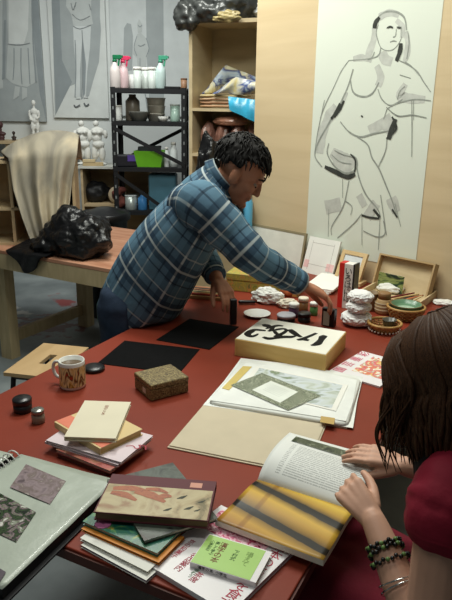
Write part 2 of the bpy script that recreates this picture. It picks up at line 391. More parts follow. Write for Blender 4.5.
# low bookcase behind the rack
bl = V(80, 166, 5.75); br = V(150, 166, 5.75); MBk = FR((bl.x, 5.75, 0)); wB = br.x-bl.x; zB = bl.z
lb = thing('low_bookcase', MBk, 'low plywood bookcase against the back wall under the white torso casts', 'bookcase')
for x in (0, wB-0.02): MB().box(MBk, (x, x+0.02), (0, 0.34), (0, zB-0.02)).build('side_panel', M_PLYD, lb)
MB().box(MBk, (-0.02, wB+0.25), (-0.02, 0.36), (zB-0.02, zB)).build('top_board', mat('pale laminate', (196, 196, 188), 0.5, 0.3), lb)
for z in (zB-0.34, 0.35, 0.04): MB().box(MBk, (0.02, wB-0.02), (0.0, 0.34), (z-0.02, z)).build('shelf', M_PLYD, lb)
MB().box(MBk, (0.0, wB), (0.34, 0.35), (0, zB-0.02)).build('back_panel', M_PLYD, lb)
TORSO = [(0, 0, .76, .17, .11, .11), (-.02, 0, .62, .12, .10, .12), (0.01, 0, .47, .15, .12, .10), (-.08, 0, .28, .08, .09, .20), (.09, 0, .26, .08, .09, .20), (0, 0, .03, .20, .15, .04), (-.19, -.02, .66, .05, .06, .14), (.19, 0, .70, .05, .06, .10), (-.03, 0, .94, .07, .08, .075), (-.02, 0, .86, .045, .045, .06), (-.06, -.09, .75, .05, .05, .045), (.06, -.09, .75, .05, .05, .045)]
for px, lab in ((84, 'white plaster torso cast, nearer the draped cloth, on the low bookcase'), (98.5, 'white plaster torso cast nearer the black metal rack on the low bookcase')):
    p = V(px, 166, 5.85); figure('torso_cast', lab, 'statue', (p.x, 5.87, zB), V(px, 121, 5.87).z-zB, M_PLASTER, TORSO, 'plaster torso casts on the low bookcase')
p = V(92, 166, 5.78); MX = FR((p.x+0.01, 5.785, zB), 0.15)
bx = thing('cardboard_box', MX, 'small flat tan box lying in front of the white torso casts', 'box')
MB().box(MX, (-0.09, 0.09), (-0.02, 0.045), (0, 0.03), 0, 0.003).build('tray', mat('tan card', (182, 160, 120)), bx); MB().box(MX, (-0.092, 0.02), (-0.022, 0.047), (0.031, 0.055), 0, 0.003).build('lid', mat('tan card light', (200, 180, 140)), bx)
zs = zB-0.34
p = V(97, 200, 5.9)
mb = MB(); mb.ball(FR((p.x-0.01, 5.92, zs+0.09)), 0.13, 0.1, 0.10, sub=3, fn=lambda q: q*(1+0.25*noise.noise(q*2.2)))
tag(remesh(mb, 0.012, 1).build('black_bag', mat('matte black bag', (26, 26, 28), 0.5), M=FR((p.x-0.01, 5.92, zs))), 'crumpled black bag inside the low bookcase', 'bag')
p = V(117, 196, 5.84); Mr = tri_axes((p.x, 5.80, zs+0.078), (0.15, 1, 0)); 
tag(MB().lathe(Mr, [(.028, 0), (.075, 0), (.078, .01), (.078, .11), (.07, .12), (.028, .12), (.028, 0)], 24).build('tape_roll', mat('pale tape', (196, 178, 150), .6), M=Mr), 'pale roll of tape standing on edge in the low bookcase', 'tape roll')
p = V(139, 202, 5.85)
mb = MB(); Mq = FR((p.x, 5.88, zs))
for k in range(4): mb.lathe(Mq @ Matrix.Translation((0, 0, 0.02*k)), [(0, 0), (.06, 0), (.105, .025), (.108, .03), (.06, .008), (0, .008)], 28)
for k in range(4):
    mb = MB(); Mk = Mq @ Matrix.Translation((0.004*math.sin(k*2), 0, 0.019*k)); mb.lathe(Mk, [(0, 0), (.06, 0), (.102, .016), (.105, .0205), (.1, .0205), (.058, .007), (0, .007)], 28)
    tag(mb.build('plate', mat('grey stoneware', (176, 172, 160), .4), M=Mk), 'grey stoneware plate stacked in the low bookcase under the rack', 'plate', 'stacked stoneware plates')

# ================================================================== BLACK STEEL RACK
RY0, RY1 = 5.35, 5.68
a = V(110, 88, RY0); c = V(186, 88, RY0); xr0, xr1 = a.x, c.x; zt = a.z
MR = FR((xr0, RY0, 0)); wr = xr1-xr0; dr = RY1-RY0
rk = thing('metal_rack', MR, 'black perforated steel rack with crossed braces by the back wall', 'shelving')
for x in (0, wr):
    for y in (0, dr):
        mb = MB(); sx = 1 if x == 0 else -1; sy = 1 if y == 0 else -1
        mb.box(MR, tuple(sorted((x, x+sx*0.04))), tuple(sorted((y, y+sy*0.004))), (0, zt+0.01)); mb.box(MR, tuple(sorted((x, x+sx*0.004))), tuple(sorted((y, y+sy*0.04))), (0, zt+0.01))
        for k in range(18):
            mb.box(MR, tuple(sorted((x+sx*0.012, x+sx*0.024))), (y-0.0012, y+0.0012) if sy > 0 else (y-0.0012, y+0.0012), (0.1+k*0.09, 0.125+k*0.09), 1)
        mb.build('post', [M_STEEL_B, mat('slot grey', (120, 124, 124))], rk)
SZ = [zt, V(110, 121, RY0).z, V(110, 167, RY0).z, 0.72, 0.15]
for z in SZ:
    mb = MB(); mb.box(MR, (0.001, wr-0.001), (0.001, dr-0.001), (z-0.004, z)); mb.box(MR, (0.003, wr-0.003), (-0.003, 0.002), (z-0.035, z)); mb.box(MR, (0.003, wr-0.003), (dr-0.002, dr+0.003), (z-0.035, z))
    mb.build('shelf', M_STEEL_B, rk)
zA, zC = SZ[1]-0.05, SZ[2]+0.0
mb = MB(); mb.bar(MR @ Vector((0.01, -0.006, zA)), MR @ Vector((wr-0.01, -0.006, zC+0.02)), 0.03, 0.004, hint=(0, 1, 0)); mb.build('brace', M_STEEL_B, rk)
mb = MB(); mb.bar(MR @ Vector((0.01, dr+0.006, zC+0.02)), MR @ Vector((wr-0.01, dr+0.006, zA)), 0.03, 0.004, hint=(0, 1, 0)); mb.build('brace', M_STEEL_B, rk)
mb = MB(); mb.bar(MR @ Vector((0.01, -0.006, SZ[2]-0.05)), MR @ Vector((wr*0.75, -0.006, SZ[3])), 0.03, 0.004, hint=(0, 1, 0)); mb.build('brace', M_STEEL_B, rk)
GB = 'things on the steel rack'
def at_rack(px, row, y=5.45):
    p = V(px, 100, y); return Vector((p.x, y, SZ[row]+0.001))
def spray(px, body, head, label, h=0.25, y=5.45):
    p = at_rack(px, 0, y); M = FR(p, -0.2); t = thing('spray_bottle', M, label, 'spray bottle', 'spray bottles on top of the rack')
    s = h/0.25
    MB().lathe(M, [(0, 0), (.036*s, 0), (.04*s, .008), (.04*s, .11*s), (.034*s, .145*s), (.016*s, .175*s), (.014*s, .19*s), (0, .19*s)], 20).build('bottle', body, t)
    hd = MB(); hd.lathe(M, [(0, .186*s), (.017*s, .186*s), (.017*s, .2*s), (.012*s, .205*s), (0, .205*s)], 16); hd.box(M, (-.014*s, .052*s), (-.010*s, .010*s), (.204*s, .236*s), 0, .004*s); hd.box(M, (.05*s, .064*s), (-.008*s, .008*s), (.215*s, .232*s)); hdo = hd.build('spray_head', head, t)
    tr = MB(); tr.bar(M @ Vector((.035*s, 0, .205*s)), M @ Vector((.028*s, 0, .160*s)), .008*s, .012*s); tr.build('trigger', head, hdo)
M_MILK = mat('milky plastic', (214, 220, 218), .35, .4, .05)
spray(116, mat('pinkish milky plastic', (216, 206, 202), .35), mat('green plastic', (30, 110, 72), .35), 'white spray bottle with dark green head at the left end of the rack top', .27)
spray(124, mat('pink label plastic', (218, 190, 192), .35), mat('pink plastic', (206, 60, 96), .35), 'spray bottle with pink head beside the green-headed one', .265, 5.5)
spray(161, mat('aqua milky plastic', (196, 216, 212), .35), mat('white green plastic', (70, 150, 120), .35), 'pale spray bottle with mint head toward the middle of the rack top', .27)
def jarlike(name, label, cat, base, r, h, m, lid=None, lidh=.02, group=None, taper=1.0, neck=None, hollow=False, n=20, lidr=1.04, lidname='lid'):
    M = FR(base); 
    prof = [(0, 0), (r*.94, 0), (r, .004), (r*taper, h*.75 if neck else h)]
    if neck: prof += [(neck, h*.9), (neck, h)]
    if hollow: prof += [(prof[-1][0]-.003, h), (r*.9-.003, .006), (0, .006)]
    else: prof += [(0, h)]
    if lid is None: return tag(MB().lathe(M, prof, n).build(name, m, M=M), label, cat, group)
    t = thing(name, M, label, cat, group); MB().lathe(M, prof, n).build('body', m, t)
    lr = (neck or r*taper)*lidr
    MB().lathe(M, [(0, h+.0005), (lr, h+.0005), (lr, h+lidh*.85), (lr*.93, h+lidh), (0, h+lidh)], n).build(lidname, lid, t); return t
M_CLEARP = mat('clear plastic jar', (206, 214, 208), .25, .5, .1)
for px, yy, lab in ((138, 5.44, 'clear plastic pot with white lid, left one beside the mint spray bottle'), (146, 5.53, 'clear plastic pot with white lid behind its neighbour on the rack top'), (152.5, 5.44, 'clear plastic pot with white lid touching the mint spray bottle')):
    jarlike('plastic_pot', lab, 'pot', at_rack(px, 0, yy), .032, .14, M_CLEARP, M_WHITE, .025, 'clear pots on top of the rack')
p = at_rack(136, 0, 5.56); jarlike('white_tub', 'squat white tub at the back of the rack top', 'tub', p, .06, .11, mat('white plastic', (222, 224, 220), .4))
p = at_rack(172, 0, 5.47); tag(MB().box(FR(p), (-.07, .07), (-.05, .05), (0, .02), 0, .003).build('black_tray', M_BLACK, M=FR(p)), 'flat black tray on the right of the rack top', 'tray')
jarlike('brown_jar', 'brown jar at the right end of the rack top', 'jar', at_rack(184, 0, 5.5), .026, .075, mat('brown jar', (150, 112, 84), .4), mat('brown lid', (120, 84, 60)), .012)
# second shelf
t = jarlike('paint_bucket', 'small white bucket on the second rack shelf', 'bucket', at_rack(117, 1), .036, .11, mat('white plastic', (222, 224, 220), .4), M_WHITE, .012, None, 1.06)
jarlike('clay_jug', 'brown-grey jug with narrow neck on the second rack shelf', 'jug', at_rack(132.5, 1, 5.52), .062, .21, mat('grey brown glaze', (112, 104, 92), .35), None, 0, None, .95, .03)
p = at_rack(139, 1, 5.44); tag(MB().lathe(FR(p), [(0, 0), (.055, 0), (.085, .07), (.088, .075), (.083, .075), (.052, .006), (0, .006)], 24).build('grey_bowl', mat('grey glaze', (120, 122, 116), .35), M=FR(p)), 'wide grey bowl in front of the jug', 'bowl')
for k in range(3):
    p = at_rack(156, 1, 5.5)+Vector((0.004*math.sin(3*k), 0, .062*k)); r = .072+.003*k
    tag(MB().lathe(FR(p), [(0, 0), (r*.9, 0), (r, .055), (r*1.05, .056), (r*1.05, .0615), (0, .0615)], 24).build('plastic_tub', mat('stained tub', (172, 168, 156), .4, .4, .15, 18), M=FR(p)), ['stained plastic tub at the bottom of the stack of three', 'stained plastic tub in the middle of the stack of three', 'stained plastic tub on top of the stack of three'][k], 'tub', 'stacked tubs on the rack')
p = at_rack(163, 1, 5.4); tag(MB().lathe(FR(p), [(0, 0), (.03, 0), (.045, .04), (.042, .04), (.028, .004), (0, .004)], 18).build('small_bowl', mat('grey dish', (190, 190, 184), .35), M=FR(p)), 'small pale bowl right of the stacked tubs', 'bowl')
jarlike('glass_jar', 'greenish glass jar at the right of the second rack shelf', 'jar', at_rack(175, 1), .04, .125, mat('green glass', (170, 198, 184), .15, .5, .05), mat('clear lid', (200, 210, 205), .3), .012)
# third shelf
p = at_rack(150, 2, 5.47); Mg = FR(p, -.12)
mb = MB()
def trayshape(mb, M, w0, d0, w1, d1, h, th, mi=0):
    def rg(w, d, z): return [M @ Vector(q+(z,)) for q in ((-w/2, -d/2), (w/2, -d/2), (w/2, d/2), (-w/2, d/2))]
    mb.rings([rg(w0-2*th, d0-2*th, th), rg(w0-.001, d0-.001, 0), rg(w0, d0, 0), rg(w1, d1, h), rg(w1-2*th, d1-2*th, h), rg(w0-2*th, d0-2*th, th)], mi, False, True, False)
    mb.poly(rg(w0-2*th, d0-2*th, th), mi)
trayshape(mb, Mg, .2, .16, .25, .2, .13, .006)
tag(mb.build('storage_bin', mat('lime green plastic', (112, 186, 44), .4, .4, .05), M=Mg), 'bright lime green plastic bin on the third rack shelf', 'bin')
tag(MB().box(AX(p+Vector((-.02, .02, .1)), (1, 0, .05), (0, .8, .6), (0, -.6, .8)), (-.1, .1), (-.09, .09), (0, .012), 0, .004).build('folded_tray', mat('charcoal plastic', (58, 62, 62), .45), M=FR(p)), 'charcoal plastic tray stuck into the green bin', 'tray')
p = at_rack(125, 2, 5.44); Mb_ = FR(p, .25)
t = thing('power_drill_case', Mb_, 'dark box with a violet label left of the green bin', 'box')
MB().box(Mb_, (-.1, .1), (-.06, .06), (0, .095), 0, .008).build('case', mat('dark case', (30, 30, 36), .45), t)
MB().box(Mb_, (0, .08), (-.0625, -.060), (.045, .095)).build('panel', mat('violet label', (84, 66, 140), .4), t)
for px, lab, r, h, y in ((166, 'narrow white bottle beside the green bin', .022, .14, 5.42), (173, 'wide white bottle at the right of the third rack shelf', .034, .18, 5.45)):
    jarlike('white_bottle', lab, 'bottle', at_rack(px, 2, y), r, h, M_MILK, M_WHITE, .022, 'white bottles on the third rack shelf', .95, r*.55, lidr=1.15, lidname='cap')
# fourth shelf
jarlike('paint_can', 'grey metal paint can low on the rack', 'can', at_rack(128, 3, 5.42), .05, .115, mat('tin', (168, 176, 172), .3, .5, .05, metal=.4), mat('tin lid', (190, 196, 194), .3, .5), .006)
jarlike('blue_bottle', 'blue plastic bottle low on the rack beside the paint can', 'bottle', at_rack(140, 3, 5.42), .04, .13, mat('blue plastic', (62, 122, 176), .35), mat('dark blue cap', (30, 60, 110), .35), .02, None, .95, .018, lidr=1.15, lidname='cap')
p = at_rack(119, 3, 5.5); mb = MB()
for k in range(7): mb.ball(FR(p+Vector((random.uniform(-.05, .05), random.uniform(-.04, .04), .03+.02*k))), .045, .04, .03, sub=2)
tag(remesh(mb, .01, 1).build('red_rag', mat('red brown rag', (108, 58, 50), .8), M=FR(p)), 'heap of reddish brown rag left of the paint can', 'rag')
p = at_rack(164, 3, 5.5); tag(MB().box(FR(p), (-.13, .1), (-.1, .1), (0, .3), 0, .01).build('plastic_crate', mat('teal blue plastic', (70, 110, 126), .5), M=FR(p)), 'teal blue crate low on the rack behind the man', 'crate')

# ================================================================== LIDDED BIN
p = V(105, 215, 4.75); Mt = FR((p.x, 4.75, 0)); zl = V(105, 209, 4.75).z
t = thing('rubbish_bin', Mt, 'black lidded rubbish bin behind the workbench', 'bin')
MB().lathe(Mt, [(0, 0), (.14, 0), (.165, zl-.08), (.18, zl-.08), (.18, zl-.05), (.16, zl-.05), (0, zl-.05)], 32).build('body', M_BLACK, t)
MB().lathe(Mt, [(.186, zl-.075), (.19, zl-.07), (.19, zl-.03), (.18, zl-.02), (.17, zl-.03), (.15, zl-.02), (.1, zl-.005), (.06, zl+.012), (0, zl+.014)], 36).build('lid', M_BLACK, t)

# ================================================================== TALL CABINET
cy = math.radians(-20); c0 = V(189, 110, 4.1); MC = FR((c0.x, 4.1, 0), cy); WC, DC, HC = .9, .34, 2.62
cab = thing('tall_cabinet', MC, 'tall open plywood cabinet behind the man beside the partition', 'cabinet')
M_CAB = wood('cabinet ply', (186, 168, 134), (206, 188, 152), 2, (1.2, 1.2, 5))
for x in (0, WC-.022): MB().box(MC, (x, x+.022), (0, DC), (0, 2.05)).build('side_panel', M_CAB, cab)
MB().box(MC, (.022, WC-.022), (DC-.012, DC), (0.0, 2.05)).build('back_panel', M_CAB, cab)
MB().box(MC, (0, WC), (0, DC), (2.05, 2.072)).build('top_board', M_CAB, cab)
zS1 = V(200, 108, 4.1).z; zS2 = V(192, 153, 4.1).z
for z in (zS1, zS2, .8, .1): MB().box(MC, (.022, WC-.022), (.0, DC-.012), (z-.018, z)).build('shelf', M_CAB, cab)
def C(x, y, z): return MC @ Vector((x, y, z))
M_BAGW = mat('white film bag', (214, 218, 220), .3, .5)
M_BAGB = mat('glossy black bag', (17, 17, 19), .34, .5, .05, bump=.5, bscale=40)
def lump(center, rx, ry, rz, rot=0, amp=.3, freq=2.0, sub=4, seed=0, flatbase=True, sharp=True):
    off = Vector((seed*3.7, seed*1.3, seed*7.1))
    def fn(q):
        n1 = noise.noise(q*freq+off); n2 = abs(noise.noise(q*freq*2.3+off)); n3 = abs(noise.noise(q*freq*5+off))
        p = q*(1+amp*(n1*1.1+(n2-.25)*.9+(n3-.2)*.35))
        if flatbase and p.z < -.72: p.z = -.72
        return p
    return MB().ball(FR(center, rot), rx, ry, rz, sub=sub, fn=fn, smooth=not sharp)
# bag on the cabinet
cz = 2.072; q = C(.15, .12, cz)
mb = lump(C(.17, .10, cz+.09), .25, .17, .13, cy, .22, 2, 4, 1)
mb.ball(FR(C(.0, -.02, cz+.015), cy), .075, .075, .085, sub=4, fn=lambda q: q*(1+.35*noise.noise(q*2+Vector((4, 0, 0)))))
mb.ball(FR(C(.17, -.02, cz+.03), cy), .13, .06, .05, sub=4, fn=lambda q: q*(1+.35*noise.noise(q*2+Vector((9, 0, 0)))))
r = remesh(mb, .010, 1)
for v in r.bm.verts: v.co += v.normal*(.012*(abs(noise.noise(v.co*13))*2-.5)+.006*(abs(noise.noise(v.co*31))*2-.5))
bgo = r.build('plastic_bag', mat('grey black bag', (62, 64, 63), .32, .5, .25, 8, bump=.5, bscale=20), M=FR(q))
tag(bgo, 'grey-black plastic bag hanging over the top of the tall cabinet', 'bag')
mb = MB(); mb.ball(FR(C(.26, -.055, cz+.005), cy), .085, .03, .030, sub=4, fn=lambda q: q*(1+.4*noise.noise(q*2.4+Vector((2, 0, 0)))), smooth=False); mb.build('bag_lining', mat('olive tan film', (166, 150, 104), .4, .4, .3, 20), bgo)
mb = lump(C(.52, .14, cz+.06), .16, .12, .08, cy, .2, 2, 4, 5)
tag(mb.build('plastic_bag', M_BAGW, M=FR(C(.52, .14, cz))), 'white plastic bag on the tall cabinet against the partition', 'bag')
# folded sheets on the upper shelf
cols = [((198, 160, 128), 'salmon tan'), ((186, 146, 116), 'brownish'), ((208, 176, 144), 'sandy'), ((214, 196, 150), 'cream yellow')]
zz = zS1+.001
for k, (c_, nm) in enumerate(cols):
    h = .024
    def sheetlump(x0, x1, y0, y1, z, h, seed):
        R = []
        N = 26
        def ring(zv, s): return [C((x0+x1)/2+(x1-x0)/2*s*math.copysign(abs(math.cos(a))**.5, math.cos(a))*(1+.06*noise.noise(Vector((math.cos(a)*2, seed, 0)))), (y0+y1)/2+(y1-y0)/2*s*math.copysign(abs(math.sin(a))**.5, math.sin(a)), zv+.006*noise.noise(Vector((math.cos(a)*3, math.sin(a)*3, seed*2.0)))) for a in [2*PI*i/N for i in range(N)]]
        return MB().rings([ring(z+.006, .9), ring(z+.01, 1.0), ring(z+h*.6, 1.0), ring(z+h-.006, .92)], 0, True)
    tag(sheetlump(.04, .40-.02*k, .02, .26, zz, h, k).build('folded_cloth', mat('folded sheet '+nm, c_, .6, .3, .15, 9), M=MC), nm+' folded sheet, '+['lowest', 'second from the bottom', 'third from the bottom', 'topmost'][k]+' of the pile on the cabinet shelf', 'folded sheet', 'folded sheets in the cabinet'); zz += h-.004
# peaked plastic packets on the pile
M_POLY = art('printed plastic', [(206, 204, 190), (176, 190, 200), (60, 70, 120), (214, 206, 168), (190, 196, 196)], 9, .3, .5, 'noise', 1.5, lo=.25, hi=.75)
for k, (pts, lab) in enumerate(((((.05, .10, .0), (.22, .06, .17), (.47, .09, .06), (.40, .16, .0)), 'peaked printed plastic sheet crowning the pile in the cabinet'), (((.16, .03, .0), (.30, .02, .10), (.5, .02, .05), (.42, .08, .0)), 'yellow and blue plastic packet slipping forward from the pile'))):
    R = []
    for i in range(13):
        u = i/12; row = []
        for j in range(6):
            v = j/5
            top = Vector(pts[0]).lerp(Vector(pts[1]), min(1, u*2)) if u < .5 else Vector(pts[1]).lerp(Vector(pts[2]), (u-.5)*2)
            bot = Vector(pts[0]).lerp(Vector(pts[3]), u)+Vector((0, -.035*k, 0))
            pp = top.lerp(bot, v); row.append(C(pp.x, pp.y+.012*math.sin(u*11+v*4)-.02*math.sin(v*PI), zz+.006+pp.z+.006*math.sin(u*9+j)))
        R.append(row)
    mb = MB(); mb.rings(R, 0, True, False, False); mb.rings([[q_+C(0, .008, 0)-C(0, 0, 0) for q_ in r] for r in R], 0, True, False, False)
    tag(mb.build('plastic_packet', M_POLY if k == 0 else art('printed plastic two', [(214, 198, 140), (206, 204, 190), (60, 80, 140), (190, 200, 206)], 12, .3), M=MC), lab, 'plastic packet', 'plastic packets on the cabinet pile')
R = []
for i in range(9):
    u = i/8; row = []
    for j in range(7):
        v = j/6; row.append(C(.26+u*.20+.02*v, -.008-.03*math.sin(min(1, v*1.5)*PI/2)+.01*math.sin(u*14+v*3), zS1+.07-.14*v*(.55+.45*u)-.02*u))
    R.append(row)
mb = MB(); mb.rings(R, 0, True, False, False); mb.rings([[q_+C(0, .006, 0)-C(0, 0, 0) for q_ in r] for r in R], 0, True, False, False)
tag(mb.build('blue_plastic_sheet', mat('turquoise plastic', (60, 168, 206), .3, .5, .15, 20), M=MC), 'turquoise plastic sheet hanging off the cabinet shelf beside the partition', 'plastic sheet')
# clay bags on the second shelf
M_CLAYB = mat('reddish clay bag', (128, 92, 80), .3, .5, .25, 14)
for k, (x, lab) in enumerate(((.09, 'reddish bag of clay at the left of the second cabinet shelf'), (.19, 'reddish bag of clay, second from the left on the second cabinet shelf'), (.29, 'reddish bag of clay, third from the left on the second cabinet shelf'), (.39, 'reddish bag of clay against the partition side of the cabinet'))):
    tag(lump(C(x, .12, zS2+.082), .05, .09, .112, cy, .12, 2, 3, 10+k).build('clay_bag', M_CLAYB, M=FR(C(x, .12, zS2))), lab, 'bag', 'clay bags in the cabinet')
tag(lump(C(.24, .09, zS2+.196), .11, .07, .034, cy, .12, 2, 3, 20).build('clay_bag', mat('tan clay bag', (156, 112, 92), .35, .5, .2, 14), M=FR(C(.24, .1, zS2+.16))), 'tan bag of clay laid across the tops of the others', 'bag', 'clay bags in the cabinet')
# crate and bin bag behind the man
Mx = FR((.03, 3.66, 0), cy)
t = thing('wooden_crate', Mx, 'plywood crate under the black bag behind the man', 'crate')
MB().box(Mx, (-.19, .09), (-.14, .02), (.0, .8)).build('body', M_PLYD, t); MB().box(Mx, (-.20, .1), (-.145, .03), (.8, .82)).build('lid', M_PLYD, t)
mb = MB()
mb.ball(FR((.0, 3.63, .82+.19)), .13, .11, .25, sub=4, fn=lambda q: q*(1+.3*(noise.noise(q*2.2)+abs(noise.noise(q*5))*.5-.2)) if q.z > -.74 else Vector((q.x, q.y, -.74)))
mb.ball(FR((-.10, 3.66, 1.20)), .08, .08, .22, sub=4, fn=lambda q: q*(1+.35*(noise.noise(q*2.6+Vector((3, 1, 0)))+abs(noise.noise(q*5))*.5-.2)))
r = remesh(mb, .012, 1)
for f in r.bm.faces: f.smooth = False
tag(r.build('rubbish_bag', M_BAGB, M=FR((.0, 3.64, .82))), 'tall black rubbish bag standing behind the man', 'bag')
jarlike('blue_bottle', 'light blue bottle between the man and the edge of the partition', 'bottle', (.115, 3.575, .8205), .028, .33, mat('light blue plastic', (96, 176, 214), .3), M_WHITE, .03, None, 1.0, .013, lidr=1.2, lidname='cap')
# ================================================================== WORKBENCH
b0 = T(0, 250, .75); b1 = T(104, 268, .75); bang = math.atan2(b1.y-b0.y, b1.x-b0.x)
MN = FR((b0.x, b0.y, 0), bang); inv = MN.inverted()
bd = (inv @ T(130, 229, .75)).y
lf = inv @ T(10, 356, 0); lbk = inv @ T(87, 322, 0)
bench = thing('workbench', MN, 'long pine workbench with worn orange top carrying the draped box', 'workbench')
M_ORANGE = wood('worn orange board', (168, 116, 90), (200, 152, 124), 4, (1, 6, 6), .5)
X0, X1 = -.75, .95
MB().box(MN, (X0, X1), (0, bd), (.728, .75), 0, .002).build('bench_top', M_ORANGE, bench)
MB().box(MN, (X0, X1), (0.001, .03), (.635, .727)).build('front_apron', M_PINE, bench)
MB().box(MN, (X0, X1), (bd-.03, bd), (.635, .727)).build('rear_apron', M_PINE, bench)
ly1 = min(lbk.y, bd-.1)
for x in (lf.x-.03, X1-.25):
    for y in (max(.04, lf.y-.04), ly1-.04): MB().box(MN, (x, x+.09), (y, y+.075), (0, .727)).build('leg', M_PINE, bench)
    MB().box(MN, (x+.012, x+.05), (lf.y+.04, ly1-.04), (.09, .165)).build('stretcher', M_PINE, bench)
# small shelf unit lying on the bench under the cloth
q = inv @ T(17, 245, .75); UA = math.radians(9); MU = FR(MN @ Vector((q.x, q.y, .7505)), UA); UN = Vector((-math.sin(UA), math.cos(UA), 0))
def on_front(px): 
    d = ray(px, 200); n = UN; P = CAM + d*((MU.translation-CAM).dot(n)/d.dot(n)); return (MU.inverted() @ P).x
hU = PL(14, 161, MU.translation, UN).z-.7505
xr = on_front(76)
un = thing('shelf_box', MU, 'open plywood shelf box on the workbench, half covered by the canvas cloth', 'shelf')
for x in (-.42, -.018, xr-.02): MB().box(MU, (x, x+.018), (0, .3), (0, hU)).build('side_panel', M_PLYD, un)
MB().box(MU, (-.42, xr), (.29, .3), (0, hU)).build('back_panel', M_PLYD, un)
for z in (0, hU*.42, hU-.016): MB().box(MU, (-.402, xr-.02), (.0, .288), (z, z+.016)).build('shelf', M_PLYD, un)
# canvas cloth over it
def cloth_pt(u, v):
    """u across, v from the ridge down the front; negative v runs over the top to the rear"""
    keys = [(0.0, (0, 157), (79, 139)), (.18, (8, 158), (77, 154)), (.40, (13, 190), (72, 178)), (.65, (22, 218), (69, 204)), (.85, (30, 238), (66, 217)), (1.0, (37, 247), (62, 228))]
    vv = max(0.0, v)
    for (va, la, ra), (vb, lb_, rb) in zip(keys, keys[1:]):
        if va <= vv <= vb:
            t = (vv-va)/(vb-va); L = (la[0]+(lb_[0]-la[0])*t, la[1]+(lb_[1]-la[1])*t); R = (ra[0]+(rb[0]-ra[0])*t, ra[1]+(rb[1]-ra[1])*t); break
    px = L[0]+(R[0]-L[0])*u; py = L[1]+(R[1]-L[1])*u
    if vv < .18:
        k = 1-vv/.18; py -= k*16*math.sin(PI*min(1, max(0, u*.92+.05)))**.6
    n = UN
    fold = math.sin(u*17+2.2*v)*.6+math.sin(u*31+1.0+v*1.5)*.3+.5*noise.noise(Vector((u*6, v*3, 1.7)))
    amp = .006+.036*min(1, vv*1.6)
    off = -.035-.03*math.sin(PI*u)-amp*fold-.02*vv
    if vv < .18: off += .12*(1-vv/.18)**1.5
    p = PL(px, py, MU.translation+n*off, n)
    if v < 0: p = p+n*(-v*.5)+Vector((0, 0, -.55*v*v*1.6+.0))*1.0+Vector((0, 0, .02*math.sin(u*14)*-v))
    p.z = max(p.z, .758)
    return p
mb = MB(); G = []
for j in range(52):
    v = -.45+1.45*j/51; G.append([cloth_pt(i/60, v) for i in range(61)])
mb.rings(G, 0, True, False, False)
cl = mb.build('canvas_cloth', art('mottled canvas', [(146, 140, 128), (170, 162, 145), (188, 176, 153), (202, 190, 165)], 3.2, .85, .1, 'noise', 1.0, (1.8, 1, .8), lo=.36, hi=.66), M=FR(MU.translation))  # cloth colour varies at random between grey and cream
sd = cl.modifiers.new('thick', 'SOLIDIFY'); sd.thickness = .004; sd.offset = -1
tag(cl, 'cream canvas dust cloth draped over the shelf box on the workbench', 'cloth')
# black bag on the bench
bc = T(77, 259, .75); 
mb = lump((bc.x-.01, bc.y+.10, .752+.105), .225, .15, .15, bang, .18, 1.9, 5, 3)
mb.ball(FR((bc.x-.05, bc.y+.10, .752+.17), bang), .12, .10, .11, sub=4, fn=lambda q: q*(1+.2*noise.noise(q*2.5)))
mb2c = T(47, 254, .75)
mb.ball(FR((mb2c.x+.02, mb2c.y+.02, .80), bang), .13, .10, .06, sub=4, fn=lambda q: q*(1+.3*noise.noise(q*2.5)) if q.z > -.7 else Vector((q.x, q.y, -.7)))
r = remesh(mb, .009, 1)
for v in r.bm.verts:
    if v.co.z > .765: v.co += v.normal*(.008*(abs(noise.noise(v.co*11))*2-.5)+.004*(abs(noise.noise(v.co*30))*2-.5))
    v.co.z = max(v.co.z, .752)
# flap hanging over the bench front
fl = []
for i in range(11):
    u = i/10; row = []
    top = MN.inverted() @ T(33, 246, .75); tb = MN.inverted() @ T(62, 255, .75)
    for j in range(12):
        v = j/11; x = top.x+(tb.x-top.x)*u
        if v < .35: P = MN @ Vector((x, .16-.185*(v/.35), .80-.035*(v/.35)))
        else:
            w = (v-.35)/.65; L = (.115*math.sin(PI*min(1, u*.9+.12))**1.2)
            P = MN @ Vector((x+(.5-u)*.07*w+.02*w, -.028-.012*math.sin(u*12+w*3), .765-L*w))
        row.append(P)
    fl.append(row)
r.rings(fl, 0, True, False, False); r.rings([[p_+MN.to_3x3() @ Vector((0, .005, -.002)) for p_ in row] for row in fl], 0, True, False, False)
tag(r.build('rubbish_bag', M_BAGB, M=FR((bc.x, bc.y, .752))), 'crumpled shiny black bag lying on the workbench over its front edge', 'bag')

# ================================================================== STOOL
sc_, sa, sw, sdp = rect([(45, 343), (87, 348), (55, 378), (2, 373)], .47)
MS_ = FR((sc_.x, sc_.y, 0), sa); st = thing('stool', MS_, 'low stool with slotted plywood seat and black legs beside the table', 'stool')
mb = MB(); hx, hy = sw/2, sdp/2; sx, sy = .018, .055
for X, Y in (((-hx, -sx), (-hy, hy)), ((sx, hx), (-hy, hy)), ((-sx, sx), (-hy, -sy)), ((-sx, sx), (sy, hy))): mb.box(MS_, X, Y, (.455, .472))
mb.build('seat', wood('honey plywood', (180, 150, 108), (200, 170, 128), 3, (4, 1, 4), .5), st)
for x in (-1, 1):
    for y in (-1, 1): MB().tube([MS_ @ Vector((x*(hx-.03), y*(hy-.03), .447)), MS_ @ Vector((x*(hx+.01), y*(hy+.01), .011))], .011, 10).build('leg', M_STEEL_B, st)
for y in (-1, 1): MB().tube([MS_ @ Vector((-(hx-.03), y*(hy-.03), .443)), MS_ @ Vector((hx-.03, y*(hy-.03), .443))], .011, 10).build('seat_rail', M_STEEL_B, st)

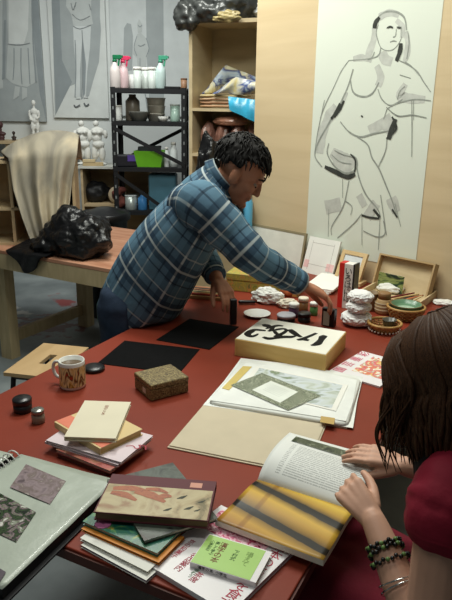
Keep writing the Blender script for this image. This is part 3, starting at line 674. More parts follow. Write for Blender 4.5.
# ================================================================== RED TABLE
TA = math.radians(-27); MT = FR((0, 0, 0), TA)
TX0, TX1, TY0, TY1 = -1.40, -.315, .807, 2.915
tb = thing('work_table', FR(MT @ Vector(((TX0+TX1)/2, (TY0+TY1)/2, 0)), TA), 'large red topped table in the middle of the studio', 'table')
M_RED = mat('red laminate', (128, 53, 37), .46, .18, .10, 3.5, bump=.02, bscale=120)
MB().box(MT, (TX0, TX1), (TY0, TY1), (.722, .75), 0, .003, 2).build('table_top', M_RED, tb)
mb = MB()
for X, Y in (((TX0-.004, TX0), (TY0-.004, TY1+.004)), ((TX1, TX1+.004), (TY0-.004, TY1+.004)), ((TX0, TX1), (TY0-.004, TY0)), ((TX0, TX1), (TY1, TY1+.004))): mb.box(MT, X, Y, (.722, .744))
mb.build('edge_band', mat('brown edge band', (92, 48, 40), .5, .4), tb)
for X in ((TX0+.06, TX0+.11), (TX1-.11, TX1-.06)):
    for Y in ((TY0+.12, TY0+.17), (TY1-.17, TY1-.12)): MB().box(MT, X, Y, (0, .722), 0, .004).build('leg', M_STEEL_B, tb)
mb = MB(); mb.box(MT, (TX0+.11, TX1-.11), (TY0+.13, TY0+.16), (.66, .722)).box(MT, (TX0+.11, TX1-.11), (TY1-.16, TY1-.13), (.66, .722)).box(MT, (TX0+.07, TX0+.10), (TY0+.17, TY1-.17), (.66, .722)).box(MT, (TX1-.10, TX1-.07), (TY0+.17, TY1-.17), (.66, .722))
mb.build('rail', M_STEEL_B, tb)

# ------------------------------------------------------------------ books
def book(name, label, cat, R, t, cover, pages, group=None, hard=True, spine='x-', sq=.003, spine_m=None):
    """closed book lying flat: R = (centre at the underside height, turn, width, depth)"""
    c, a, w, d = R; M = FR(c, a); o = thing(name, M, label, cat, group); ct = .0022 if hard else .0006
    MB().box(M, (-w/2, w/2), (-d/2, d/2), (0, ct)).build('back_cover', cover, o)
    fcv = MB().box(M, (-w/2, w/2), (-d/2, d/2), (t-ct, t)).build('front_cover', cover, o)
    e = {'x-': ((-w/2, -w/2+ct), (-d/2, d/2)), 'x+': ((w/2-ct, w/2), (-d/2, d/2)), 'y-': ((-w/2, w/2), (-d/2, -d/2+ct)), 'y+': ((-w/2, w/2), (d/2-ct, d/2))}[spine]
    MB().box(M, e[0], e[1], (ct, t-ct)).build('spine', spine_m or cover, o)
    k = {'x-': ((-w/2+ct+.0004, w/2-sq), (-d/2+sq, d/2-sq)), 'x+': ((-w/2+sq, w/2-ct-.0004), (-d/2+sq, d/2-sq)), 'y-': ((-w/2+sq, w/2-sq), (-d/2+ct+.0004, d/2-sq)), 'y+': ((-w/2+sq, w/2-sq), (-d/2+sq, d/2-ct-.0004))}[spine]
    MB().box(M, k[0], k[1], (ct, t-ct)).build('pages', pages, o)
    return fcv, FR(c+Vector((0, 0, t)), a), w, d
def patch(M, x, y, m, parent, name='cover_picture', z=.0):
    return MB().box(M, x, y, (z+.0001, z+.0006)).build(name, m, parent)
def at_z(R, z): return (Vector((R[0].x, R[0].y, z)), R[1], R[2], R[3])
M_PAGE = mat('page edges', (226, 222, 206), .8, .15, .08, 30)
M_CREAM = mat('cream cover', (218, 210, 186), .6, .3, .03)
# --- first pile
G1 = 'books in the pile near the mug'
z = .7508
R = rect([(142, 448), (106, 471), (55, 454)], .762)
o, m4, w, d = book('hardback_book', 'dark red bottom book of the pile near the mug', 'book', at_z(R, z), .011, mat('dark red cloth', (86, 34, 34)), mat('brown page edge', (120, 96, 70), .8), G1); z += .0113
R = rect([(146, 446), (110, 469), (54, 449)], .772)
o, m4, w, d = book('paperback_book', 'thin tan and pink book second from the bottom of the pile near the mug', 'book', at_z(R, z), .008, art('tan pink cover', [(180, 140, 104), (170, 84, 80), (196, 166, 124)], 12, .5), M_PAGE, G1, False); z += .0083
R = rect([(153, 436), (118, 462), (43, 440)], .782); 
M_PINKC = mat('pale pink cover', (216, 200, 206), .45, .4, .03)
for k, lab in enumerate(('pale pink magazine, lower of two in the pile near the mug', 'pale pink magazine with red brush flourish, upper of two in the pile near the mug')):
    R2 = (R[0]+Vector((.004*k, 0, 0)), R[1]+.03*k, R[2], R[3]); o, m4, w, d = book('magazine', lab, 'magazine', at_z(R2, z), .006, M_PINKC, M_WHITE, G1, False, 'y-'); z += .0063
mb = MB(); pts = [(-.02, -.10), (-.0, -.085), (.02, -.095), (.03, -.08), (.015, -.07), (.04, -.065), (.055, -.085)]
c_ = T(136, 447, z); md = FR(c_, -.5)
mb.ribbon(smooth_path([md @ Vector((x*.7-.01, y*.7+.06, .0003)) for x, y in pts], [.003]*7, 4)[0], [.003]*25, (0, 0, 1)); mb.build('brush_flourish', mat('crimson ink', (168, 40, 64)), o)
R = rect([(144, 431), (100.6, 450), (53, 424)], .795)
o, m4, w, d = book('hardback_book', 'tan slipcased book under the cream one in the pile near the mug', 'book', at_z(R, z), .018, mat('tan cover', (212, 188, 138), .6, .3, .04), mat('tan page edges', (200, 170, 112), .8), G1, True, 'x+'); z += .0183
patch(m4, (w/2-.05, w/2-.005), (-d/2+.0, d/2), mat('coral band', (214, 122, 96)), o, 'cover_band', .0)
RC = rect([(84.2, 400.1), (131.5, 402.3), (115, 438), (64.7, 437)], z+.012)
o, m4, w, d = book('hardback_book', 'cream book with small red lettering on top of the pile near the mug', 'book', at_z(RC, z), .012, M_CREAM, mat('cream page edges', (218, 206, 170), .8), G1)
lettering('花のこころ', .012, m4 @ Matrix.Translation((.004, .045, .0003)), mat('brick red ink', (150, 84, 64)), o, 'title', True)
# --- second pile
G2 = 'books in the pile by the open album'
z = .7508
M_PURP = mat('white purple stack', (214, 208, 216), .6)
R = rect([(166, 526), (190, 540), (150, 572), (71, 547)], .756); R = rect([(188, 548), (148, 571), (71, 548)], .758)
o, m4, w, d = book('magazine', 'white magazine with purple edge at the bottom of the pile by the album', 'magazine', at_z(R, z), .007, M_WHITE, mat('violet page edge', (150, 120, 156), .7), G2, False); z += .0073
R = rect([(186, 541), (149, 565), (72, 541)], .764)
o, m4, w, d = book('magazine', 'white magazine second from the bottom of the pile by the album', 'magazine', at_z(R, z), .007, M_WHITE, M_PAGE, G2, False); z += .0073
R = rect([(190, 534), (160, 557), (75, 531)], .772)
o, m4, w, d = book('paperback_book', 'orange covered book in the pile by the album', 'book', at_z(R, z), .006, mat('orange cover', (206, 132, 48), .5), mat('orange edge', (190, 140, 80)), G2, False); z += .0063
R = rect([(184, 528), (158, 550), (79, 522)], .782)
M_TEAL = art('teal floral cover', [(28, 62, 46), (40, 104, 74), (24, 92, 84), (70, 132, 84), (206, 178, 70), (176, 96, 130)], 26, .35, .5, lo=.3, hi=.75)
o, m4, w, d = book('paperback_book', 'glossy teal green book with flower pattern under the brown book', 'book', at_z(R, z), .009, M_TEAL, M_PAGE, G2, False)
fc = T(103, 524, z+.009); mb = MB()
for k in range(9):
    a_ = 2*PI*k/9; mb.lathe(FR((fc.x+.010*math.cos(a_), fc.y+.008*math.sin(a_), z+.0092)), [(0, 0), (.008, 0), (.006, .0008), (0, .001)], 10)
mb.build('printed_blossom', mat('orchid pink ink', (206, 120, 168), .5), o); 
# dark photo book crossed below the brown one (pokes out at the right and rear)
z2 = z+.0093
RD = rect([(135, 466), (200, 478), (187, 531), (152, 548)], .79)
c_ = T(160, 501, z2); RD = (Vector((c_.x, c_.y, z2)), math.radians(28), .16, .235)
o, m4, w, d = book('paperback_book', 'dark grey photo book mostly hidden under the brown book', 'book', RD, .008, art('dark photo', [(34, 38, 36), (80, 88, 78), (50, 46, 40), (104, 78, 66)], 18, .4), M_PAGE, G2, False); z2 += .0083
RB = rect([(111.5, 472.6), (216.7, 482.6), (207.8, 521), (95, 512)], z2+.019)
M_MAROON = mat('maroon cloth', (92, 40, 48), .6)
o, m4, w, d = book('art_book', 'maroon bound art book with tan painted cover on top of the pile by the album', 'book', at_z(RB, z2), .019, M_MAROON, mat('brown page edge2', (118, 96, 72), .8), G2, True, 'y+')
patch(m4, (-w/2+.003, w/2-.003), (-d/2+.001, d/2-.038), art('autumn painting', [(150, 116, 84), (176, 160, 124), (186, 172, 134), (170, 150, 112), (116, 104, 70)], 16, .45, .4, lo=.32, hi=.68), o)
mb = MB(); 
for k, (x0, y0, x1, y1, wd_) in enumerate(((-.10, .015, -.02, .012, .020), (-.10, .0, -.04, -.022, .020), (-.05, .01, .02, -.02, .024), (-.03, .02, .02, .012, .014), (.0, -.01, .03, -.0, .018))):
    P, RR_ = smooth_path([m4 @ Vector((x0, y0, .0008+.0001*k)), m4 @ Vector(((x0+x1)/2, (y0+y1)/2+.006, .0008+.0001*k)), m4 @ Vector((x1, y1, .0008+.0001*k))], [wd_*.6, wd_, wd_*.3], 6); mb.ribbon(P, RR_, (0, 0, 1))
mb.build('painted_leaves', art('rust leaves', [(150, 84, 58), (170, 100, 66), (138, 72, 54)], 60, .5), o)
mb = MB()
for (x, y, r_) in ((.052, .0, .010), (.072, -.035, .009), (.095, -.01, .007), (.03, -.045, .008), (.09, -.04, .006)): mb.ribbon([m4 @ Vector((x-r_, y-r_*.5, .0008)), m4 @ Vector((x, y, .0008)), m4 @ Vector((x+r_, y+r_*.9, .0008))], [.002, r_*.9, .002], (0, 0, 1))
mb.build('painted_birds', mat('dark olive ink', (56, 58, 44)), o)
mb = MB(); mb.box(m4, (.062, .088), (d/2-.03, d/2-.012), (.0001, .0005)); mb.build('cover_stamp', mat('salmon stamp', (206, 150, 130)), o)
# --- big white magazine, green book
RM = rect([(218, 497), (298, 549.5), (228, 611), (153.5, 569)], .762)
M_MAGC = mat('white glossy cover', (232, 228, 230), .35, .45, .02)
mg, m4, w, d = book('magazine', 'large white magazine with pink blossom and red lettering under the green book', 'magazine', at_z(RM, .7508), .011, M_MAGC, mat('pink grey edge', (190, 160, 170), .7), None, False, 'y-')
patch(m4, (-w/2+.012, w/2-.045), (d/2-.085, d/2-.012), art('pink blossom photo', [(150, 40, 80), (226, 120, 156), (246, 214, 222), (214, 84, 124), (120, 60, 70)], 70, .4, lo=.3, hi=.7), mg)
M_CRIM = mat('crimson ink', (168, 40, 64)); M_RASP = mat('raspberry ink', (176, 44, 70))
def side_text(s, size, m4, x, y, m_, par, nm='title', rz=0.0, vertical=True): return lettering(s, size, m4 @ Matrix.Translation((x, y, .0004)) @ Matrix.Rotation(rz, 4, 'Z'), m_, par, nm, vertical)
side_text('日本の銘菓を食す', .029, m4, w/2-.022, -.012, M_RASP, mg)
side_text('京の和菓子', .014, m4, -w/2+.03, d/2-.16, M_RASP, mg, 'subtitle'); side_text('名店案内', .016, m4, -w/2+.06, -d/2+.05, M_RASP, mg, 'subtitle'); side_text('茶席', .016, m4, .0, -d/2+.03, M_RASP, mg, 'subtitle'); side_text('旬を味わう', .010, m4, -w/2+.09, -d/2+.045, mat('green ink', (60, 120, 70)), mg, 'subtitle')
RG = rect([(210, 534), (272, 553), (256, 583), (189.6, 563)], .772)
gb, m4, w, d = book('paperback_book', 'small lime green paperback lying on the large white magazine', 'book', at_z(RG, .7624), .011, M_MAGC, M_PAGE, None, False, 'y-')
M_LIME = mat('lime green cover', (164, 204, 108), .4, .4, .03)
patch(m4, (-w/2+.001, w/2-.012), (-d/2+.001, d/2-.003), M_LIME, gb)
def up(m4): return Matrix.Translation((0, 0, .0004)) @ m4
M_DRED = mat('dark red ink', (120, 30, 30)); M_DGRN = mat('dark green ink', (40, 84, 40))
m5 = up(m4)
side_text('漢字の本', .0165, m5, -w/2+.04, .0, M_DRED, gb)
side_text('小学生の', .009, m5, -w/2+.016, .012, M_DGRN, gb, 'subtitle'); side_text('楽しく学ぶ', .009, m5, -w/2+.027, .008, M_DGRN, gb, 'subtitle')
side_text('下村式', .011, m5, .004, .005, M_DGRN, gb, 'subtitle'); side_text('唱えて', .015, m5, .03, .005, mat('pale green ink', (128, 160, 84)), gb, 'subtitle')
lettering('漢字の本  小学生', .008, AX(FR(RG[0], RG[1]) @ Vector((-.02, -d/2-.0004, -.772+.7624+.0055)), FR((0, 0, 0), RG[1]).to_3x3() @ Vector((1, 0, 0)), (0, 0, 1), FR((0, 0, 0), RG[1]).to_3x3() @ Vector((0, -1, 0))), M_INK, gb, 'spine_title')
# --- flower magazine by the calligraphy box
RF = rect([(363, 351), (402, 362), (386, 391), (331, 369)], .757); RF = (RF[0], RF[1], .20, .27) if False else RF
fm, m4, w, d = book('magazine', 'white magazine with orange and pink flowers beside the calligraphy box', 'magazine', at_z(RF, .7508), .006, M_MAGC, M_PAGE, None, False, 'y-')
fl_ = T(377, 368, .757); fi = m4.inverted() @ fl_
patch(m4, (max(-w/2+.004, fi.x-.055), min(w/2-.004, fi.x+.08)), (max(-d/2+.006, fi.y-.075), min(d/2-.01, fi.y+.085)), art('flower photo', [(236, 232, 226), (238, 234, 226), (228, 196, 90), (214, 92, 120), (222, 140, 70), (206, 70, 116), (228, 150, 170), (160, 166, 80), (238, 234, 226)], 30, .4, lo=.38, hi=.63), fm)
p0, p1 = T(340, 370, .757), T(365, 354, .757); dd = (p1-p0); rz = math.atan2(dd.y, dd.x)
for k, ch in enumerate('園芸墨彩'):
    pp = p0+dd*(.02+.32*k); lettering(ch, .042, FR((pp.x, pp.y, .7573), rz), mat('rose red ink', (196, 48, 92)), fm, 'title')

# ------------------------------------------------------------------ felt mats
M_FELT = mat('black felt', (14, 14, 15), .95, .1, .2, 60)
for pts, lab in (([(128, 341), (199, 349), (181, 372), (92, 364)], 'black felt mat beside the brocade box'), ([(186, 316), (237, 328.5), (209, 349), (163, 341)], 'black felt mat under the hand with the ink stick')):
    R = rect(pts, .7525); M = FR((R[0].x, R[0].y, .7505), R[1])
    tag(MB().box(M, (-R[2]/2, R[2]/2), (-R[3]/2, R[3]/2), (0, .002)).build('felt_mat', M_FELT, M=M), lab, 'mat', 'black felt mats')
# ------------------------------------------------------------------ brocade box
RB_ = rect([(134.6, 372.4), (170.6, 364), (188.5, 376.5), (150.7, 385.7)], .803); MBr = FR((RB_[0].x, RB_[0].y, .7525), RB_[1])
t = thing('brocade_box', MBr, 'small box covered in gold brown brocade beside the black felt mat', 'box')
M_BROC = art('brocade', [(60, 48, 34), (128, 112, 72), (92, 78, 50), (150, 134, 90)], 260, .55, .4, 'voronoi')
w, d = RB_[2], RB_[3]
MB().box(MBr, (-w/2, w/2), (-d/2, d/2), (0, .034), 0, .0015).build('body', M_BROC, t); MB().box(MBr, (-w/2-.001, w/2+.001), (-d/2-.001, d/2+.001), (.035, .051), 0, .002).build('lid', M_BROC, t)
MB().box(MBr, (-w/2-.0012, -w/2-.0002), (-d/2+.035, -d/2+.055), (.010, .026)).build('bone_clasp', mat('bone', (206, 192, 170)), t)
# ------------------------------------------------------------------ calligraphy box
RK = rect([(235.6, 338), (261.7, 317.7), (346.8, 331.2), (325.7, 355)], .815)
# order given left, rear, right, front
MK = FR((RK[0].x, RK[0].y, .7505), RK[1]); w, d = RK[2], RK[3]
t = thing('wooden_box', MK, 'shallow wooden box under the calligraphy sheet in the middle of the table', 'box')
M_KIRI = wood('paulownia wood', (204, 166, 98), (218, 184, 118), 2.5, (1.5, 1.5, 14), .6)
for X, Y in (((-w/2, w/2), (-d/2, -d/2+.008)), ((-w/2, w/2), (d/2-.008, d/2)), ((-w/2, -w/2+.008), (-d/2+.008, d/2-.008)), ((w/2-.008, w/2), (-d/2+.008, d/2-.008))): MB().box(MK, X, Y, (0, .062), 0, .001).build('side_board', M_KIRI, t)
MB().box(MK, (-w/2+.008, w/2-.008), (-d/2+.008, d/2-.008), (.001, .009)).build('base_board', M_KIRI, t)
MB().box(MK, (-w/2+.008, w/2-.008), (-d/2+.008, d/2-.008), (.052, .061)).build('top_board', M_KIRI, t)
MKs = FR((RK[0].x, RK[0].y, .8128), RK[1])
sh_ = thing('calligraphy_sheet', MKs, 'white sheet with three large black brush characters on the wooden box', 'paper')
MB().box(MKs, (-w/2+.003, w/2-.003), (-d/2+.003, d/2-.003), (0, .0016)).build('sheet', mat('calligraphy paper', (236, 234, 222), .8, .1, .02), sh_)
CS = [[(306, 149, 4), (318, 148, 9), (332, 143, 13), (344, 130, 10), (352, 118, 13), (362, 113, 8)],
      [(228, 90, 9), (240, 100, 13), (254, 110, 11), (272, 119, 6)], [(256, 129, 7), (272, 127, 10), (290, 120, 8), (310, 112, 7), (328, 104, 6)], [(274, 122, 7), (286, 128, 11), (300, 131, 7)],
      [(140, 95, 6), (120, 93, 9), (98, 92, 10), (82, 99, 13), (72, 108, 12), (84, 116, 10), (100, 113, 7), (112, 106, 3)],
      [(130, 71, 6), (142, 76, 16), (160, 83, 8)], [(140, 88, 4), (160, 82, 9), (185, 76, 9), (204, 78, 5)], [(168, 82, 6), (160, 92, 8), (150, 98, 5)], [(160, 96, 5), (186, 90, 8), (206, 88, 8), (216, 94, 6), (204, 104, 8), (186, 112, 9), (172, 118, 6)],
      [(130, 118, 6), (150, 124, 12), (176, 122, 9), (206, 118, 12), (232, 118, 11), (252, 114, 4)], [(172, 96, 6), (180, 106, 8), (196, 114, 7)]]
mb = MB()
for k, stq in enumerate(CS):
    P = [T(228+x/3.705, 305+y/3.705, .8147+.00004*k) for x, y, _ in stq]; Wd = [q_[2]/3.705*.0037*2.15 for q_ in stq]
    P, Wd = smooth_path(P, Wd, 5); mb.ribbon(P, Wd, (0, 0, 1))
mb.build('brush_characters', M_INK, sh_)
# ------------------------------------------------------------------ paper portfolio
RP = rect([(206, 402), (243, 361), (359, 378), (350, 424)], .765); RP = rect([(243, 361), (359, 378), (350, 424), (206, 402)], .765)
MPp = FR((RP[0].x, RP[0].y, .7505), RP[1]); w, d = RP[2], RP[3]
pf = thing('paper_portfolio', MPp, 'open kraft board portfolio with white tissue wrapping on the table', 'portfolio')
RQ = rect([(204, 403), (332, 424), (320, 462), (167, 451)], .754); RQ = rect([(204, 403), (333, 424), (300, 470), (166, 450)], .754)
MQ = FR((RQ[0].x, RQ[0].y, .7505), RQ[1])
M_KRAFT = mat('kraft board', (200, 188, 164), .75, .15, .04, 14)
for k in (0, 1): MB().box(MQ, (-RQ[2]/2+.003*k, RQ[2]/2-.004*k), (-RQ[3]/2+.006*k, RQ[3]/2-.002*k), (.0031*k, .003+.0031*k)).build('cover_board', M_KRAFT, pf)
MB().box(MPp, (-w/2, w/2), (-d/2, d/2), (0, .003)).build('back_board', M_KRAFT, pf)
# puffy tissue
mb = MB(); N = 64; R = []
def rr(s, zv, amp, seed):
    o_ = []
    for k in range(N):
        a_ = 2*PI*k/N; cx = math.copysign(abs(math.cos(a_))**.13, math.cos(a_)); cy_ = math.copysign(abs(math.sin(a_))**.13, math.sin(a_))
        n_ = noise.noise(Vector((cx*6, cy_*6, seed)))
        o_.append(MPp @ Vector((cx*w/2*s*(1+.012*n_*amp), cy_*d/2*s*(1+.02*n_*amp), zv+.0025*amp*n_)))
    return o_
mb.rings([rr(.99, .0034, 0, 0), rr(1.0, .0045, 1, 1), rr(1.015, .008, 1.6, 4), rr(1.0, .0135, 1.2, 8), rr(.985, .0155, .5, 9)], 0, True)
mb.build('tissue_wrap', mat('white tissue', (224, 226, 220), .6, .25, .03, 10, bump=.3, bscale=18), pf)
zt_ = .7505+.0175
slack = [([(241, 358), (300, 365), (363, 377), (357, 402), (353, 428), (280, 416), (203, 405), (224, 381)], .7505+.0065), ([(246, 363), (310, 369), (357, 380), (353, 402), (346, 421), (270, 409), (209, 400), (226, 382)], .7505+.0172)]
def quadsheet(pts, z, th, m, name, par):
    P = [T(x, y, z) for x, y in pts]; return MB().prism([p_-Vector((0, 0, th)) for p_ in P], P, 0).build(name, m, par)
for pts_, z_ in slack: quadsheet(pts_, z_, .0009, mat('white tissue sheet', (228, 230, 226), .65), 'tissue_sheet', pf)
quadsheet([(222, 388), (243, 366), (252, 366.5), (229, 390)], zt_+.0012, .0008, mat('yellow tape', (206, 184, 110), .5), 'tape_strip', pf)
quadsheet([(321, 416), (335, 418), (334, 424.5), (320, 422)], .7505+.018, .0008, mat('ochre tape', (190, 160, 96), .5), 'tape_strip', pf)
MZ = FR((0, 0, 0))
def flat_thing(name, pts, z, th, m, label, cat):
    P = [T(x, y, z) for x, y in pts]; c = sum(P, Vector())/len(P); M = FR((c.x, c.y, z-th)); t = thing(name, M, label, cat)
    MB().prism([p_-Vector((0, 0, th)) for p_ in P], P, 0).build('sheet', m, t); return t, P
t, P = flat_thing('landscape_print', [(256, 366), (348, 385), (336, 411), (240, 388)], zt_+.0014, .0008, M_WHITE, 'print with a misty landscape under the ornate certificate', 'print')
PP = [P[0].lerp(P[2], .05), P[1].lerp(P[3], .05), P[2].lerp(P[0], .05), P[3].lerp(P[1], .05)]
MB().prism([p_+Vector((0, 0, .0001)) for p_ in PP], [p_+Vector((0, 0, .0004)) for p_ in PP]).build('picture', art('misty landscape', [(150, 160, 140), (196, 204, 196), (206, 214, 220), (120, 136, 104), (216, 220, 214)], 9, .45, stretch=(1, 2, 1)), t)
t, P = flat_thing('certificate', [(262, 373), (321, 396), (288, 410), (231, 385)], zt_+.0028, .0008, M_WHITE, 'ornate dark green bordered certificate lying on the white papers', 'paper')
MB().prism([p_+Vector((0, 0, .0001)) for p_ in P], [p_+Vector((0, 0, .0004)) for p_ in P]).build('ornate_border', art('scroll engraving', [(206, 210, 190), (150, 158, 130), (40, 50, 34), (56, 68, 46), (176, 184, 158), (210, 212, 194)], 190, .5, dist=2.5, lo=.36, hi=.68), t)
PI4 = [T(x, y, zt_+.0028) for x, y in ((271, 381), (298, 392), (280, 403), (252, 390))]
MB().prism([p_+Vector((0, 0, .0004)) for p_ in PI4], [p_+Vector((0, 0, .0007)) for p_ in PI4]).build('text_panel', mat('pale panel', (222, 226, 218), .6), t)
mb = MB()
for k in range(6):
    f = .2+.1*k; a_, b__ = PI4[0].lerp(PI4[3], f), PI4[1].lerp(PI4[2], f); mb.ribbon([a_.lerp(b__, .2)+Vector((0, 0, .0009)), a_.lerp(b__, .8)+Vector((0, 0, .0009))], [.0012, .0012], (0, 0, 1))
mb.build('text_lines', mat('grey print', (150, 156, 146)), t)
# ------------------------------------------------------------------ mug, discs, jars
p = T(73, 386, .75); MM = FR((p.x, p.y, .7505), math.radians(160))
mg_ = thing('mug', MM, 'white mug with a gold and dark printed picture on the table corner', 'mug')
r_, h_ = .040, .088
MB().lathe(MM, [(0, 0), (r_*.93, 0), (r_, .004), (r_, h_-.002), (r_-.001, h_), (r_-.004, h_-.001), (r_-.0045, .02), (0, .018)], 36).build('cup', mat('white glaze', (222, 222, 216), .2, .5), mg_)
MB().lathe(MM, [(r_+.0005, .010), (r_+.0005, h_-.012)], 36).build('printed_picture', art('mug print', [(60, 44, 28), (190, 150, 60), (226, 206, 150), (90, 70, 40), (170, 60, 40)], 50, .25, .5, stretch=(1, 1, .35)), mg_)
MB().lathe(MM, [(r_-.006, .0745), (0, .0745)], 30).build('tea', mat('tea', (96, 78, 58), .1, .5), mg_)
MB().tube([MM @ Vector((r_-.001, 0, .074)), MM @ Vector((r_+.02, 0, .072)), MM @ Vector((r_+.029, 0, .05)), MM @ Vector((r_+.02, 0, .026)), MM @ Vector((r_-.001, 0, .02))], .0052, 10, 0, True, 5).build('handle', mat('white glaze', (222, 222, 216)), mg_)
p = T(94, 370, .75); Md = FR((p.x, p.y, .7505)); tag(MB().lathe(Md, [(0, 0), (.033, 0), (.036, .004), (.036, .010), (.030, .014), (0, .0135)], 32).build('black_disc', M_BLACK, M=Md), 'flat round black lid lying behind the mug', 'lid')
p = T(23, 411, .75); Md = FR((p.x, p.y, .7505)); t = thing('black_jar', Md, 'short black jar with black lid at the left of the table', 'jar')
MB().lathe(Md, [(0, 0), (.024, 0), (.026, .003), (.026, .024), (0, .024)], 28).build('body', M_BLACK, t); MB().lathe(Md, [(0, .0245), (.027, .0245), (.027, .038), (.025, .041), (0, .041)], 32).build('lid', mat('black lid', (30, 30, 32), .3, .5), t)
p = T(38.5, 422, .75); Md = FR((p.x, p.y, .7505)); t = thing('glass_jar', Md, 'tiny glass jar with a silver lid beside the black jar', 'jar')
MB().lathe(Md, [(0, 0), (.0165, 0), (.018, .002), (.018, .022), (.013, .027), (0, .027)], 24).build('body', mat('smoky glass', (150, 140, 124), .08, .6, .05, trans=.35), t); MB().lathe(Md, [(0, .0272), (.0175, .0272), (.0175, .037), (.016, .039), (0, .039)], 24).build('lid', mat('silver lid', (150, 150, 144), .25, .5, .2, 80, metal=.7), t)
# ------------------------------------------------------------------ ring album
RA = rect([(14.6, 443), (97.3, 479.6), (8, 600)], .785)
MA = FR((RA[0].x, RA[0].y, .7508), RA[1]); w, d = RA[2], RA[3]
al = thing('ring_album', MA, 'open black ring album with photographs in clear sleeves at the table corner', 'album')
M_ALB = mat('black album cover', (24, 24, 27), .5, .35)
MB().box(MA, (-w/2-.008, w/2+.008), (-d/2-.008, d/2+.008), (0, .004)).build('cover', M_ALB, al); MB().box(MA, (-w/2-.34, -w/2-.012), (-d/2-.008, d/2+.008), (0, .004)).build('cover', M_ALB, al)
def slab(G, th, m, name, par, smooth=True):
    mb = MB(); n, k = len(G), len(G[0]); A = [[mb.bm.verts.new(p) for p in r] for r in G]; B = [[mb.bm.verts.new(p-Vector((0, 0, th))) for p in r] for r in G]
    def f(vs, mi, uvs=None):
        q = mb.bm.faces.new(vs); q.material_index = mi; q.smooth = mi == 0 and smooth
        if uvs:
            for l, u in zip(q.loops, uvs): l[mb.uv].uv = u
    for i in range(n-1):
        for j in range(k-1):
            f((A[i][j], A[i+1][j], A[i+1][j+1], A[i][j+1]), 0, [(a/(n-1), b/(k-1)) for a, b in ((i, j), (i+1, j), (i+1, j+1), (i, j+1))]); f((B[i][j], B[i][j+1], B[i+1][j+1], B[i+1][j]), 1)
    for i in range(n-1): f((A[i][0], B[i][0], B[i+1][0], A[i+1][0]), 1); f((A[i][k-1], A[i+1][k-1], B[i+1][k-1], B[i][k-1]), 1)
    for j in range(k-1): f((A[0][j], A[0][j+1], B[0][j+1], B[0][j]), 1); f((A[n-1][j], B[n-1][j], B[n-1][j+1], A[n-1][j+1]), 1)
    return mb.build(name, m, par)
M_SLV = mat('clear sleeve over pale paper', (168, 176, 164), .36, .45, .08, 10, bump=.35, bscale=14, coat=.12)
def pagegrid(x0, x1, y0, y1, z, amp, n=20): return [[MA @ Vector((x0+(x1-x0)*i/n, y0+(y1-y0)*j/n, z+amp*noise.noise(Vector((i/n*4, j/n*5, x0*9))))) for j in range(n+1)] for i in range(n+1)]
slab(pagegrid(-w/2+.006, w/2-.002, -d/2, d/2, .025, .0016), .02, [M_SLV, M_ALB], 'sleeve_pages', al); slab(pagegrid(-w/2-.33, -w/2-.018, -d/2, d/2, .018, .0016), .0135, [M_SLV, M_ALB], 'sleeve_pages', al)
def alb_pic(pts, m, nm):
    P = [T(x, y, .7508+.0272) for x, y in pts]; MB().prism([p_-Vector((0, 0, .0003)) for p_ in P], P).build(nm, m, al)
alb_pic([(26, 464), (66, 481), (50, 504), (10, 487)], art('faded pink photo', [(92, 80, 84), (146, 130, 134), (116, 102, 100), (170, 160, 156)], 34, .25, .5), 'photograph')
alb_pic([(-10, 488), (36, 512), (16, 542), (-28, 520)], art('garden photo', [(24, 32, 24), (58, 78, 46), (34, 44, 34), (140, 120, 126), (80, 100, 66), (206, 202, 198)], 44, .25, .5, lo=.35, hi=.65), 'photograph')
alb_pic([(-20, 556), (6, 572), (-12, 600), (-40, 585)], mat('grey violet panel', (92, 84, 92), .3), 'photograph')
mb = MB()
for k in range(22):
    y = -d/2+.012+(d-.024)*k/21; P = [MA @ Vector((-w/2-.006+.019*math.cos(a_), y, .020+.017*math.sin(a_))) for a_ in [2*PI*j/14 for j in range(15)]]; mb.tube(P, .0016, 6, round_end=False)
mb.build('binding_rings', mat('white wire', (226, 226, 222), .3, .5), al)
